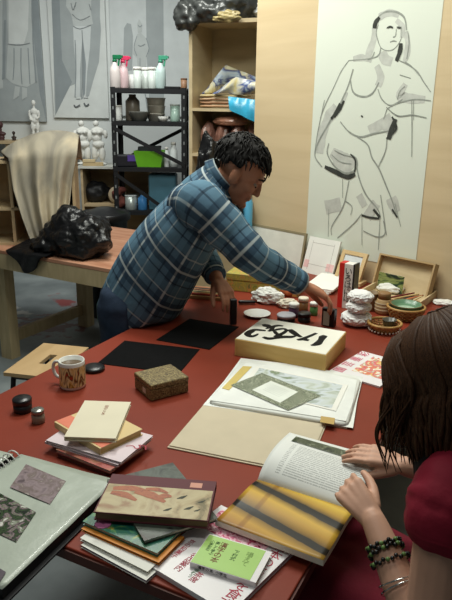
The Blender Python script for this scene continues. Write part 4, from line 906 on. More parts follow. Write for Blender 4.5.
# ------------------------------------------------------------------ open bamboo book
S0, S1 = T(257.8, 479.5, .786), T(354, 510.5, .786); O0, O1 = T(215.3, 520, .781), T(323.5, 560.5, .783)
U0, U1 = T(289.6, 432.4, .835), T(380, 457.5, .835)
bc_ = (S0+S1)/2; MO = FR((bc_.x, bc_.y, .7632), math.atan2(S1.y-S0.y, S1.x-S0.x))
ob = thing('open_book', MO, 'open bamboo picture book held by the woman at the table edge', 'book')
def pic_mat():
    m = bpy.data.materials.new('bamboo photograph'); m.use_nodes = True; nt = m.node_tree; b = nt.nodes['Principled BSDF']; b.inputs['Roughness'].default_value = .4; b.inputs['Specular IOR Level'].default_value = .35
    uv = nt.nodes.new('ShaderNodeUVMap'); uv.uv_map = 'UVMap'; sp = nt.nodes.new('ShaderNodeSeparateXYZ'); nt.links.new(uv.outputs['UV'], sp.inputs[0])
    mu = nt.nodes.new('ShaderNodeMath'); mu.operation = 'MULTIPLY_ADD'; mu.inputs[1].default_value = -.30; nt.links.new(sp.outputs['X'], mu.inputs[0]); nt.links.new(sp.outputs['Y'], mu.inputs[2])
    nz = nt.nodes.new('ShaderNodeTexNoise'); nz.inputs['Scale'].default_value = 7; nt.links.new(uv.outputs['UV'], nz.inputs['Vector'])
    ma = nt.nodes.new('ShaderNodeMath'); ma.operation = 'MULTIPLY_ADD'; ma.inputs[1].default_value = .03; nt.links.new(nz.outputs['Fac'], ma.inputs[0]); nt.links.new(mu.outputs[0], ma.inputs[2])
    mr = nt.nodes.new('ShaderNodeMapRange'); mr.inputs['From Min'].default_value = -.28; mr.inputs['From Max'].default_value = 1.03; nt.links.new(ma.outputs[0], mr.inputs['Value'])
    rp = nt.nodes.new('ShaderNodeValToRGB'); cr = rp.color_ramp
    stops = [(0, (150, 120, 50)), (.04, (196, 156, 66)), (.10, (222, 186, 74)), (.20, (186, 146, 60)), (.262, (110, 84, 40)), (.268, (28, 26, 24)), (.345, (36, 34, 28)), (.351, (120, 94, 40)), (.42, (212, 170, 60)), (.51, (186, 142, 50)), (.612, (110, 82, 34)), (.618, (28, 25, 22)), (.70, (34, 31, 26)), (.706, (130, 100, 44)), (.80, (196, 152, 56)), (.9, (170, 120, 40)), (1, (90, 66, 30))]
    cr.elements[0].position, cr.elements[0].color = stops[0][0], lin(stops[0][1]); cr.elements[1].position, cr.elements[1].color = 1, lin(stops[-1][1])
    for s_, c_ in stops[1:-1]: e = cr.elements.new(s_); e.color = lin(c_)
    nt.links.new(mr.outputs[0], rp.inputs['Fac'])
    # culm joints
    jn = nt.nodes.new('ShaderNodeMath'); jn.operation = 'SINE'; j2 = nt.nodes.new('ShaderNodeMath'); j2.operation = 'MULTIPLY'; j2.inputs[1].default_value = 7; nt.links.new(sp.outputs['X'], j2.inputs[0]); nt.links.new(j2.outputs[0], jn.inputs[0])
    r2 = nt.nodes.new('ShaderNodeValToRGB'); r2.color_ramp.elements[0].position = .975; r2.color_ramp.elements[1].position = .995; r2.color_ramp.elements[0].color = (1, 1, 1, 1); r2.color_ramp.elements[1].color = (.72, .62, .45, 1); nt.links.new(jn.outputs[0], r2.inputs['Fac'])
    mx = nt.nodes.new('ShaderNodeMix'); mx.data_type = 'RGBA'; mx.blend_type = 'MULTIPLY'; mx.inputs['Factor'].default_value = 1; nt.links.new(rp.outputs['Color'], mx.inputs[6]); nt.links.new(r2.outputs['Color'], mx.inputs[7])
    nt.links.new(mx.outputs[2], b.inputs['Base Color']); return m
def text_mat():
    m = bpy.data.materials.new('printed text page'); m.use_nodes = True; nt = m.node_tree; b = nt.nodes['Principled BSDF']; b.inputs['Roughness'].default_value = .55
    uv = nt.nodes.new('ShaderNodeUVMap'); uv.uv_map = 'UVMap'; sp = nt.nodes.new('ShaderNodeSeparateXYZ'); nt.links.new(uv.outputs['UV'], sp.inputs[0])
    def op(o, a, b_=None):
        n = nt.nodes.new('ShaderNodeMath'); n.operation = o
        for i, x in enumerate((a, b_)):
            if x is None: continue
            if isinstance(x, (int, float)): n.inputs[i].default_value = x
            else: nt.links.new(x, n.inputs[i])
        return n.outputs[0]
    X, Y = sp.outputs['X'], sp.outputs['Y']
    ln = op('GREATER_THAN', op('FRACT', op('MULTIPLY', Y, 30.0)), .5)
    nz = nt.nodes.new('ShaderNodeTexNoise'); nz.inputs['Scale'].default_value = 1; mp = nt.nodes.new('ShaderNodeMapping'); mp.inputs['Scale'].default_value = (90, 26, 1); nt.links.new(uv.outputs['UV'], mp.inputs['Vector']); nt.links.new(mp.outputs['Vector'], nz.inputs['Vector'])
    gl = op('GREATER_THAN', nz.outputs['Fac'], .42)
    bx = op('MULTIPLY', op('MULTIPLY', op('GREATER_THAN', X, .14), op('LESS_THAN', X, .95)), op('MULTIPLY', op('GREATER_THAN', Y, .10), op('LESS_THAN', Y, .72)))
    gut = op('SUBTRACT', 1.0, op('MULTIPLY', op('GREATER_THAN', X, .19), op('LESS_THAN', X, .22)))
    f = op('MULTIPLY', op('MULTIPLY', op('MULTIPLY', ln, gl), bx), op('MULTIPLY', gut, .48))
    mx = nt.nodes.new('ShaderNodeMix'); mx.data_type = 'RGBA'; nt.links.new(f, mx.inputs['Factor']); mx.inputs[6].default_value = lin((228, 230, 226)); mx.inputs[7].default_value = lin((84, 88, 86))
    nt.links.new(mx.outputs[2], b.inputs['Base Color']); return m
n = 18
G = []
for i in range(n+1):
    u = i/n; s_, o_ = S0.lerp(S1, u), O0.lerp(O1, u); row = []
    for j in range(n+1):
        v = j/n; p = s_.lerp(o_, v); p.z += .006*math.sin(PI*min(1, v*1.6))*(1-v); row.append(p)
    G.append(row)
slab(G, .013, [pic_mat(), M_PAGE], 'photo_page', ob)
G = []
for i in range(n+1):
    u = i/n; s_, o_ = S0.lerp(S1, u), U0.lerp(U1, u); row = []
    for j in range(n+1):
        v = j/n; p = s_.lerp(o_, v); p.z += .021*math.sin(PI*v**.7)*(1.1-.5*u); row.append(p)
    G.append(row)
GT = G
def on_page(u, v, off=.0006):
    i, j = u*n, v*n; i0, j0 = min(n-1, int(i)), min(n-1, int(j)); a_, b__ = i-i0, j-j0
    p = G[i0][j0]*(1-a_)*(1-b__)+G[i0+1][j0]*a_*(1-b__)+G[i0][j0+1]*(1-a_)*b__+G[i0+1][j0+1]*a_*b__; return p+Vector((0, 0, off))
tp_ = slab(G, .010, [text_mat(), M_PAGE], 'text_page', ob)
slab([[on_page(.10+.78*i/12, .76+.17*j/6, .0009) for j in range(7)] for i in range(13)], .0005, [art('forest strip photo', [(36, 44, 32), (84, 92, 66), (60, 66, 46), (130, 136, 110)], 60, .4, lo=.35, hi=.68), M_WHITE], 'photo_strip', tp_)
# ================================================================== SIDE TABLE IN THE CORNER
A_, B_ = MT @ Vector((TX0, TY1+.008, 0)), MT @ Vector((TX1-.01, TY1+.008, 0))
def wp(s, off=.006): return PQ+PD*s+PN*off
C_, D_ = wp(.02), wp(-.765)
cc = (A_+B_+C_+D_)/4
sd_t = thing('side_table', FR(cc), 'small red topped table filling the corner between the work table and the partition', 'table')
pl = [A_, B_, C_, D_]
MB().prism([p_+Vector((0, 0, .722)) for p_ in pl], [p_+Vector((0, 0, .75)) for p_ in pl]).build('table_top', M_RED, sd_t)
for p_ in pl[:1]+pl[2:]:
    q = p_.lerp(cc, .16); MB().box(FR(q), (-.02, .02), (-.02, .02), (0, .722)).build('leg', M_STEEL_B, sd_t)
# ================================================================== WALL DRAWING SHEET
SX0, SX1 = -.775, -.12
MSh = AX(PQ+PD*SX0+PN*.001, PD, -PN, (0, 0, 1))
ds = thing('drawing_sheet', MSh, 'tall white paper with an ink life drawing pinned to the plywood partition', 'drawing')
ZB, ZT = .86, 2.24
G_ = []
for i in range(9):
    row = []
    for j in range(2): row.append(PQ+PD*(SX0+(SX1-SX0)*i/8)+PN*.0012+Vector((0, 0, ZB+(ZT-ZB)*j)))
    G_.append(row)
mb = MB(); mb.box(MSh, (0, SX1-SX0), (-.0012, -.0002), (ZB, ZT)); mb.build('sheet', mat('cartridge paper', (222, 227, 214), .8, .15, .02, 2), ds)
INKS = [mat('ink pale', (196, 198, 190), .8, .1, .12, 30), mat('ink mid', (152, 156, 148), .8, .1, .2, 40), mat('ink dark', (66, 68, 64), .8, .1, .25, 40), mat('ink light', (210, 212, 204), .8, .1, .05, 30)]
mb = MB(); lay = [0]
def cA(x, y): return 310+x/3.477, y/3.477
def cB(x, y): return 300+x/3.477, 100+y/3.477
def ink(cv, mi, w, pts):
    lay[0] += 1; off = .0026+.00003*lay[0]
    P = [W(*cv(x, y), off) for x, y in pts]
    n_ = len(P); Wd = [w*.0049*(.72 if mi == 1 else 1)*(.55+.45*math.sin(PI*(i+.6)/(n_+.2)))*random.uniform(.8, 1.15) for i in range(n_)]
    P, Wd = smooth_path(P, Wd, 6)
    Wd = [w_*(1+.25*noise.noise(Vector((k*.31, lay[0]*1.7, 0)))) for k, w_ in enumerate(Wd)]
    mb.ribbon(P, Wd, PN, mi)
for w, pts in ((8, [(224, 95), (222, 135), (210, 170), (198, 208)]), (6, [(332, 110), (340, 150), (336, 190), (328, 216)]), (7, [(240, 60), (275, 44), (310, 52)]), (9, [(232, 228), (246, 268), (236, 300)]), (9, [(332, 292), (314, 330), (345, 342), (400, 346)]), (12, [(250, 180), (260, 205), (285, 215)]), (5, [(128, 320), (104, 372), (78, 412)]), (6, [(150, 205), (180, 200), (215, 208)]), (5, [(300, 70), (322, 95), (318, 130)])): ink(cA, 0, w, pts)
for w, pts in ((12, [(125, 20), (100, 60), (76, 120), (68, 185)]), (12, [(240, 108), (290, 80), (318, 60)]), (16, [(110, 180), (140, 204), (170, 218), (186, 236)]), (12, [(120, 205), (150, 232), (180, 240)]), (20, [(236, 372), (262, 395)]), (12, [(316, 340), (335, 390)]), (16, [(88, 374), (142, 362)]), (9, [(205, 330), (225, 370)]), (9, [(280, 80), (310, 100), (316, 125)])): ink(cB, 0, w, pts)
for w, pts in ((2.2, [(220, 95), (232, 65), (262, 42), (300, 42), (328, 62), (336, 105)]), (1.3, [(238, 85), (230, 112), (236, 140), (246, 165), (264, 176)]), (1.3, [(318, 92), (318, 130), (302, 160), (284, 174), (264, 176)]), (2.2, [(266, 99), (276, 92), (288, 95)]), (2.2, [(301, 95), (310, 93), (318, 99)]), (1.2, [(300, 100), (297, 124), (288, 129)]), (1.7, [(278, 146), (290, 142), (300, 144)]), (1.6, [(246, 165), (238, 192), (205, 204), (135, 210)]), (1.6, [(300, 205), (340, 225), (372, 248), (396, 286), (420, 320)]), (1.6, [(135, 210), (108, 248), (84, 300), (55, 360), (35, 412)]), (2.4, [(150, 240), (132, 300), (106, 360), (94, 402)]), (2.2, [(140, 272), (150, 320), (184, 336), (216, 325), (240, 286)]), (1.7, [(236, 310), (250, 345), (280, 366), (322, 345)]), (1.8, [(420, 350), (362, 346), (302, 360), (268, 378)]), (1.2, [(360, 350), (360, 384), (360, 418)]), (1.2, [(312, 260), (350, 272)]), (1.6, [(330, 300), (312, 318), (304, 345)]), (1.6, [(268, 378), (262, 395), (256, 415)]), (1.4, [(330, 215), (352, 230), (380, 262)]), (1.6, [(200, 208), (215, 200), (224, 180)]), (1.4, [(340, 110), (344, 150), (336, 205)])): ink(cA, 1, w, pts)
for w, pts in ((2.6, [(150, 0), (120, 45), (95, 90), (62, 150), (52, 195), (76, 232)]), (1.6, [(85, 0), (62, 110), (50, 190)]), (2, [(140, 75), (170, 110), (210, 128), (260, 116), (320, 106)]), (2.6, [(100, 150), (95, 186), (120, 230), (160, 255), (194, 240), (196, 206), (175, 188)]), (2, [(198, 128), (235, 155), (250, 200), (275, 240), (300, 300), (320, 350), (336, 402)]), (2.4, [(192, 200), (205, 270), (230, 330), (270, 380), (280, 410)]), (1.8, [(302, 135), (296, 180), (270, 236)]), (1.5, [(280, 330), (290, 400), (300, 470)]), (1.8, [(170, 280), (156, 350), (140, 390), (110, 440), (110, 470)]), (1.8, [(215, 395), (186, 430), (130, 480)]), (1.5, [(220, 455), (268, 476), (295, 465), (290, 420)]), (1, [(100, 380), (99, 430), (98, 475)]), (1, [(148, 275), (148, 340)]), (1, [(215, 400), (215, 505)]), (1.2, [(278, 410), (275, 470), (272, 522)]), (1.1, [(388, 0), (389, 100), (388, 198)]), (1.5, [(300, 25), (340, 55), (390, 52), (440, 62)]), (1.4, [(110, 190), (140, 215), (178, 222)]), (1.4, [(120, 175), (150, 190), (190, 200)]), (1.4, [(156, 350), (180, 370), (176, 400)]), (1.2, [(330, 360), (350, 440)])): ink(cB, 1, w, pts)
for w, pts in ((4.5, [(242, 60), (228, 78), (224, 98)]), (4.5, [(316, 150), (312, 180), (300, 212)]), (2.6, [(118, 350), (104, 380), (84, 408)]), (1.6, [(177, 403), (184, 405)]), (1.4, [(268, 96), (280, 93), (288, 97)]), (1.4, [(303, 96), (316, 97)])): ink(cA, 2, w, pts)
for w, pts in ((3.5, [(140, 12), (122, 46), (108, 66)]), (4.5, [(86, 232), (120, 248), (162, 268), (192, 258)]), (6, [(332, 66), (316, 110), (308, 136)]), (2.6, [(320, 58), (334, 100), (300, 135)]), (2, [(175, 188), (192, 210), (190, 250)]), (3, [(255, 380), (278, 408)]), (2.4, [(214, 400), (240, 408), (275, 412)]), (2, [(320, 380), (338, 408)]), (1.2, [(213, 54), (213, 58)])): ink(cB, 2, w, pts)
mb.build('ink_figure', INKS, ds, normals=False)

# ================================================================== THINGS LEANING ON THE PARTITION
def leaner(name, label, cat, s0, s1, z0, z1, th, off0, off1, m):
    """board standing at z0, off0 from the wall, its top edge touching at off1"""
    o = PQ+PD*s0+PN*off0+Vector((0, 0, z0)); up_ = (PN*(off1-off0)+Vector((0, 0, z1-z0))).normalized(); y_ = Vector(up_).cross(PD)
    M = AX(o, PD, y_, up_); L = ((off1-off0)**2+(z1-z0)**2)**.5; t = thing(name, M, label, cat); return t, M, s1-s0, L
s_of = lambda p: (p-PQ).dot(PD)
OLV = mat('olive frame', (146, 134, 104), .6)
t, M, w, L = leaner('white_board', 'plain white board with an olive edge leaning on the partition behind the man', 'board', s_of(W(248, 226, .035)), s_of(W(306.5, 236, .035)), .003, .945, .012, .20, .035, M_WHITE)
MB().box(M, (0, w-.012), (.0, .010), (0, L-.012)).build('panel', mat('primed board', (222, 220, 208), .7), t)
MB().box(M, (w-.0118, w), (-.002, .012), (0, L)).box(M, (0, w-.012), (-.002, .012), (L-.0118, L)).build('edge_strip', OLV, t)
a, b_ = W(310, 237, .03), W(341, 239, .03)
t, M, w, L = leaner('sketch_pad', 'white pad with pink tape corners standing below the life drawing', 'pad', s_of(a), s_of(b_), .7505, .935, .01, .09, .03, M_WHITE)
MB().box(M, (0, w), (0, .012), (0, L)).build('pad', M_WHITE, t)
for x0_, x1_ in ((.004, .035), (w-.05, w-.004)): MB().box(M, (x0_, x1_), (-.0006, -.0001), (.03, .07)).build('tape_corner', mat('pink tape', (232, 190, 188), .5), t)
mb = MB()
for x in (.03, w-.03): mb.box(M, (x-.001, x+.001), (-.0006, -.0001), (.02, L-.02))
for z in (.05, L-.03): mb.box(M, (.03, w-.03), (-.0006, -.0001), (z-.001, z+.001))
mb.build('ruled_lines', mat('grey line', (180, 176, 170)), t)
a, b_ = W(343, 249, .05), W(368, 253, .05)
t, M, w, L = leaner('picture_frame', 'small pine frame with white print standing under the life drawing', 'frame', s_of(a), s_of(b_), .7505, .905, .015, .12, .05, M_PINE)
fw = .020
M_FRW = wood('pale frame wood', (200, 170, 122), (214, 186, 140), 4, (8, 8, 2))
MB().box(M, (0, fw), (0, .016), (0, L)).box(M, (w-fw, w), (0, .016), (0, L)).box(M, (fw, w-fw), (0, .016), (0, fw)).box(M, (fw, w-fw), (0, .016), (L-fw, L)).build('frame', M_FRW, t)
MB().box(M, (fw, w-fw), (.005, .010), (fw, L-fw)).build('print', mat('pale print', (214, 218, 218), .6), t)
MB().box(M, (fw+.02, w-fw-.02), (.0042, .0048), (fw+.02, L-fw-.03)).build('printed_panel', mat('bluish print', (190, 198, 202), .6), t)
a, b_ = W(380, 251, .06), W(436, 262, .06)
t, M, w, L = leaner('tray_lid', 'pale wooden tray standing on edge against the partition', 'tray', s_of(a), s_of(b_), .7505, .925, .04, .12, .06, M_PLY)
M_TRAY = wood('pale tray wood', (196, 174, 136), (212, 192, 154), 3, (3, 3, 8))
MB().box(M, (.008, w-.008), (.032, .04), (.008, L-.008)).build('panel', M_TRAY, t)
mb = MB(); mb.box(M, (0, .008), (0, .04), (0, L)).box(M, (w-.008, w), (0, .04), (0, L)).box(M, (.008, w-.008), (0, .04), (0, .008)).box(M, (.008, w-.008), (0, .04), (L-.008, L)); mb.build('rim', wood('tray rim wood', (176, 148, 106), (194, 166, 124), 3), t)
p0 = PQ+PD*s_of(W(377, 287, .104))+PN*.104
dv = PD; o = Vector((p0.x, p0.y, .7595)); up_ = Vector((PN.x*-.10, PN.y*-.10, .98)).normalized()
M = AX(o, PD, up_.cross(PD), up_); Lw = .135
t = thing('postcard', M, 'small dark landscape postcard propped before the standing tray', 'postcard')
MB().box(M, (0, Lw), (0, .0012), (0, .085)).build('card', M_WHITE, t)
MB().box(M, (.0, Lw), (-.0006, -.0001), (.0, .085)).build('picture', art('dark landscape photo', [(28, 40, 34), (60, 88, 52), (150, 160, 96), (52, 66, 44), (30, 42, 40)], 14, .3, .5, stretch=(1, 1, 2.5), lo=.3, hi=.7), t)
# tray lying on the table with its contents
RT = rect([(377, 287), (432, 296), (420, 314), (358, 297)], .755); MTr = FR((RT[0].x, RT[0].y, .7508), RT[1]); w, d = RT[2], RT[3]
t = thing('wooden_tray', MTr, 'pale wooden tray holding brushes and a white cloth at the right end of the table', 'tray')
MB().box(MTr, (-w/2, w/2), (-d/2, d/2), (0, .006)).build('base', M_TRAY, t)
mb = MB(); mb.box(MTr, (-w/2, -w/2+.008), (-d/2, d/2), (.006, .036)).box(MTr, (w/2-.008, w/2), (-d/2, d/2), (.006, .036)).box(MTr, (-w/2+.008, w/2-.008), (-d/2, -d/2+.008), (.006, .036)).box(MTr, (-w/2+.008, w/2-.008), (d/2-.008, d/2), (.006, .036)); mb.build('rim', M_TRAY, t)
c_ = MTr @ Vector((-w/2+.085, d/2-.06, .006)); tag(lump((c_.x, c_.y, c_.z+.018), .06, .042, .025, RT[1], .25, 2, 4, 31, sharp=False).build('white_cloth', mat('white cloth', (230, 228, 220), .85, .1, .03), M=FR(c_)), 'crumpled white cloth in the wooden tray', 'cloth')
for k in range(6):
    x0 = -.01+.024*k; y0 = -d/2+.03+.006*k
    pa = MTr @ Vector((min(w/2-.03, x0-.03), y0, .0125+.0)); pb = MTr @ Vector((min(w/2-.02, x0+.09), min(d/2-.02, y0+.10-.012*k), .043))
    Mk = FR(pa); cname = ['dark red', 'tan bamboo', 'black', 'orange', 'brown', 'pale bamboo'][k]; cc_ = [(110, 40, 36), (190, 156, 100), (28, 26, 26), (196, 110, 60), (104, 70, 46), (214, 190, 140)][k]
    tt = thing('paint_brush', Mk, cname+' handled brush lying in the wooden tray', 'brush', 'brushes in the wooden tray')
    MB().tube([pa, pa.lerp(pb, .5), pb], [.004, .005, .0035], 8).build('handle', mat(cname+' handle', cc_, .4), tt)
    MB().tube([pa.lerp(pb, -.05), pa.lerp(pb, -.28)], [.005, .0015], 8).build('bristles', mat('dark bristle', (60, 50, 44), .9), tt)
# pots, bowls and baskets
def vessel(name, label, cat, px, py, prof, m, grp=None, n=28, wob=0.0):
    p = T(px, py, .75); M = FR((p.x, p.y, .7505)); return tag(MB().lathe(M, prof, n, 0, True, wob).build(name, m, M=M), label, cat, grp), M
vessel('brown_cup', 'brown stoneware cup behind the paper wrapped bundles', 'cup', 370.5, 310, [(0, 0), (.022, 0), (.026, .004), (.033, .078), (.034, .08), (.031, .08), (.023, .008), (0, .008)], mat('brown stoneware', (128, 104, 70), .5, .3, .15, 20))
p = T(383, 313, .75); Mv = FR((p.x, p.y, .7505)); t = thing('lidded_pot', Mv, 'tan bound pot with a brown lid behind the wicker basket', 'pot')
MB().lathe(Mv, [(0, 0), (.032, 0), (.037, .01), (.037, .05), (.030, .058), (.030, .064), (0, .064)], 28).build('body', mat('tan pot', (176, 146, 104), .6, .2, .1, 40), t)
MB().lathe(Mv, [(0, .0645), (.027, .0645), (.027, .088), (.024, .092), (0, .092)], 24).build('lid', mat('brown lid wood', (138, 104, 66), .5), t)
mb = MB()
for zz_ in (.02, .034, .048): mb.lathe(Mv, [(.0375, zz_-.003), (.0388, zz_), (.0375, zz_+.003)], 28)
mb.build('binding_cord', mat('cream cord', (206, 190, 156), .8), t)
M_WICK = wood('wicker cane', (150, 112, 60), (190, 150, 90), 30, (1, 1, 1), .5, .4)
def basket(name, label, px, py, r0, r1, h, rows, staves, cup=False):
    p = T(px, py, .75); M = FR((p.x, p.y, .7505)); t = thing(name, M, label, 'basket')
    mb = MB(); mb.lathe(M, [(0, .001), (r0*.95, .001), (r0*.95, .004), (0, .004)], 24); mb.build('woven_base', M_WICK, t)
    mb = MB()
    for k in range(rows):
        f = k/(rows-1); r = r0+(r1-r0)*f; z = .006+(h-.010)*f; P = []
        for j in range(staves*2+1):
            a_ = 2*PI*j/(staves*2); rr_ = r+(.0028 if (j+k) % 2 else -.0028); P.append(M @ Vector((rr_*math.cos(a_), rr_*math.sin(a_), z)))
        mb.tube(P, h/rows*.42, 6, 0, True, 2, round_end=False)
    mb.build('woven_wall', M_WICK, t)
    mb = MB()
    for j in range(staves):
        a_ = 2*PI*j/staves; mb.tube([M @ Vector((r0*math.cos(a_), r0*math.sin(a_), .003)), M @ Vector((r1*math.cos(a_), r1*math.sin(a_), h))], .0022, 6)
    mb.build('staves', mat('dark cane', (126, 90, 48), .5), t)
    P = [M @ Vector((r1*math.cos(2*PI*j/32), r1*math.sin(2*PI*j/32), h)) for j in range(33)]; mb = MB(); mb.tube(P, .0055, 8, round_end=False); mb.build('rim', M_WICK, t); return t, M
t, Mb3 = basket('wicker_basket', 'small open weave wicker basket in front of the nested green bowl', 384, 331, .042, .064, .034, 5, 18)
mb = MB()
for k in range(26):
    a_ = 2*PI*k/26; mb.ball(FR(Mb3 @ Vector((.060*math.cos(a_), .060*math.sin(a_), .009))), .0042, sub=1)
mb.build('white_beads', mat('white bead', (226, 220, 208), .4), t)
pc = Mb3 @ Vector((.022, .016, .0075)); Mc = FR(pc); tag(MB().lathe(Mc, [(0, 0), (.018, 0), (.028, .034), (.0285, .036), (.026, .036), (.017, .004), (0, .004)], 24).build('small_cup', mat('dark grey glaze', (74, 74, 66), .3, .5), M=Mc), 'small dark grey cup standing in the wicker basket', 'cup')
t, Mb4 = basket('cane_basket', 'round coiled cane basket holding the green bowl', 405, 318, .058, .076, .050, 6, 20)
pc = Mb4 @ Vector((0, 0, .0065)); Mc = FR(pc); tag(MB().lathe(Mc, [(0, 0), (.04, 0), (.044, .003), (.066, .055), (.067, .058), (.062, .057), (.056, .044), (.040, .036), (0, .034)], 32, mis=[0, 0, 0, 1, 1, 0, 0, 2]).build('green_bowl', [mat('celadon green glaze', (92, 130, 100), .3, .5, .15, 14), mat('brown bowl rim', (128, 96, 56), .4), mat('pale celadon', (160, 184, 160), .3)], M=Mc), 'celadon green bowl nested in the round cane basket', 'bowl')
p = T(352, 284, .75); tag(MB().box(FR((p.x, p.y, .7508), -.6), (-.06, .06), (-.04, .04), (0, .02), 0, .002).build('wooden_block', M_FRW, M=FR((p.x, p.y, .7508), -.6)), 'flat pale wooden block before the small pine frame', 'block')
# white wrapped bundles
zb = .7508
for k, (r_, h_, lab) in enumerate(((.062, .056, 'white paper wrapped bundle at the bottom of the stack of three'), (.054, .044, 'white paper wrapped bundle in the middle of the stack of three'), (.052, .044, 'white paper wrapped bundle on top of the stack of three'))):
    p = T(356, 325, .75); M = FR((p.x+.004*k, p.y-.004*k, zb), k*1.1)
    mb = MB(); mb.ball(M @ Matrix.Translation((0, 0, h_*.5)), r_, r_*.92, h_*.62, sub=4, fn=lambda q, k=k: Vector((q.x, q.y, max(-.8, min(.8, q.z))))*(1+.10*(abs(noise.noise(q*2.3+Vector((k*5, 0, 0))))*2-.5)+.05*(abs(noise.noise(q*5+Vector((k*5, 0, 0))))*2-.5)), smooth=False)
    zmin = min(v.co.z for v in mb.bm.verts)
    for v in mb.bm.verts: v.co.z += zb-zmin
    zb = max(v.co.z for v in mb.bm.verts)-.004
    tag(mb.build('wrapped_bundle', mat('crumpled white paper', (226, 226, 224), .6, .3, .03), M=M), lab, 'bundle', 'paper wrapped bundles')
# upright ink box with red edge
p = T(337, 307, .75); ub = FR((p.x, p.y, .7505), math.radians(-34))
t = thing('upright_box', ub, 'upright red white and black box with brush lettering by the wrapped bundles', 'box')
MB().box(ub, (0, .068), (.001, .05), (0, .2), 0, .001).build('body', mat('white card', (226, 222, 214), .5), t)
MB().box(ub, (-.001, .022), (0, .051), (-.0, .201)).build('red_band', mat('vermilion band', (206, 44, 38), .45), t)
MB().box(ub, (.0625, .070), (-.0005, .0515), (.0, .2015)).build('black_side', M_BLACK, t)
lettering('いろはにほ', .036, AX(ub @ Vector((.042, -.0002, .105)), ub.to_3x3() @ Vector((1, 0, 0)), (0, 0, 1), ub.to_3x3() @ Vector((0, -1, 0))), M_INK, t, 'brush_lettering', True, space=.85)
# palette dish, jars, tissues
vessel('white_dish', 'round white dish with thin grey ink beside the felt mat', 'dish', 257, 316, [(0, 0), (.036, 0), (.056, .012), (.057, .014), (.054, .014), (.034, .004), (0, .004)], mat('white porcelain', (222, 222, 218), .2, .5, .04))
p = T(286, 321, .75); Mv = FR((p.x, p.y, .7505)); t = thing('ink_tin', Mv, 'low black tin with pale grey lid in front of the purple jar', 'tin'); MB().lathe(Mv, [(0, 0), (.037, 0), (.037, .018), (0, .018)], 30).build('body', M_BLACK, t); MB().lathe(Mv, [(0, .0185), (.0385, .0185), (.0385, .027), (.035, .030), (0, .0295)], 30).build('lid', mat('pale grey lid', (168, 168, 176), .35, .5), t)
def smalljar(px, py, r, h, mb_, ml, lab):
    p = T(px, py, .75); jarlike('ink_jar', lab, 'jar', Vector((p.x, p.y, .7505)), r, h, mb_, ml, .016, 'ink jars behind the calligraphy box', 1.0, lidr=1.06)
smalljar(293.5, 317, .021, .045, mat('purple ink glass', (72, 46, 66), .2, .5), M_WHITE, 'purple ink jar with white lid')
smalljar(303, 311, .021, .045, mat('brown ink glass', (120, 84, 52), .2, .5), mat('cream lid', (232, 220, 200), .5), 'brown ink jar with cream lid')
smalljar(313.5, 315, .017, .040, mat('green ink glass', (70, 110, 60), .2, .5), M_WHITE, 'green ink jar with white lid by the hand')
smalljar(304, 321.5, .026, .022, mat('black ink pot', (34, 36, 36), .3, .5), M_BLACK, 'squat black ink pot in front of the brown jar')
c_ = T(268, 303, .75); tag(lump((c_.x, c_.y, .7508+.030), .075, .038, .040, -.35, .28, 1.8, 4, 41).build('crumpled_tissue', mat('tissue paper', (228, 228, 222), .8, .15, .02), M=FR((c_.x, c_.y, .7508))), 'large crumpled white tissue behind the white dish', 'tissue', 'crumpled tissues')
c_ = T(283, 307, .75); tag(lump((c_.x+.02, c_.y, .7508+.016), .045, .03, .022, .2, .3, 2.2, 4, 44).build('crumpled_tissue', mat('cream tissue', (216, 208, 190), .8, .15, .02), M=FR((c_.x, c_.y, .7508))), 'small cream tissue beside the purple jar', 'tissue', 'crumpled tissues')
pa, pb = T(240, 302, .762), T(254, 302, .762); Mk = FR(pa); tag(MB().tube([pa, pb], [.009, .008], 12).build('black_brush_handle', M_BLACK, M=Mk), 'thick black brush handle beside the left hand', 'brush')
# stack of papers, patterned box, boards and sticks
RS = rect([(320, 272), (346, 277), (331, 291), (304, 286)], .775)
for k in range(3):
    M = FR((RS[0].x+.004*k, RS[0].y, .7508+.0085*k), RS[1]+.04*k)
    tag(MB().box(M, (-RS[2]/2, RS[2]/2), (-RS[3]/2, RS[3]/2), (0, .008)).build('paper_block', M_WHITE, M=M), ['lowest white paper block below the sketch pad', 'middle white paper block below the sketch pad', 'top white paper block below the sketch pad'][k], 'paper', 'white paper blocks')
pa, pb = T(224, 292, .75), T(296, 300, .75); dv = pb-pa; az = math.atan2(dv.y, dv.x); MPb = FR(pa+Vector((0, 0, .0008)), az); Lp = dv.length
t = thing('patterned_box', MPb, 'long box covered in yellow green floral paper behind the tissues', 'box')
M_FLO = art('yellow green floral', [(120, 134, 66), (190, 168, 74), (150, 150, 80), (206, 150, 80), (104, 120, 70)], 30, .5, .3, lo=.3, hi=.7)
MB().box(MPb, (0, Lp), (.035, .20), (0, .052), 0, .002).build('body', M_FLO, t); MB().box(MPb, (-.002, Lp+.002), (.033, .202), (.0525, .085), 0, .002).build('lid', M_FLO, t)
RBd = rect([(206, 276), (238, 282), (236, 306), (180, 299)], .762); MBd = FR((RBd[0].x, RBd[0].y, .7508), RBd[1])
p = T(210, 296, .755); RBd = (p, -.30, .22, .22); MBd = FR((p.x, p.y+.05, .7508), -.25)
tag(MB().box(MBd, (-.15, .10), (-.10, .05), (0, .016), 0, .002).build('wooden_board', wood('orange board', (150, 110, 70), (176, 136, 92), 4, (1.5, 12, 6)), M=MBd), 'orange brown wooden board behind the left hand', 'board')
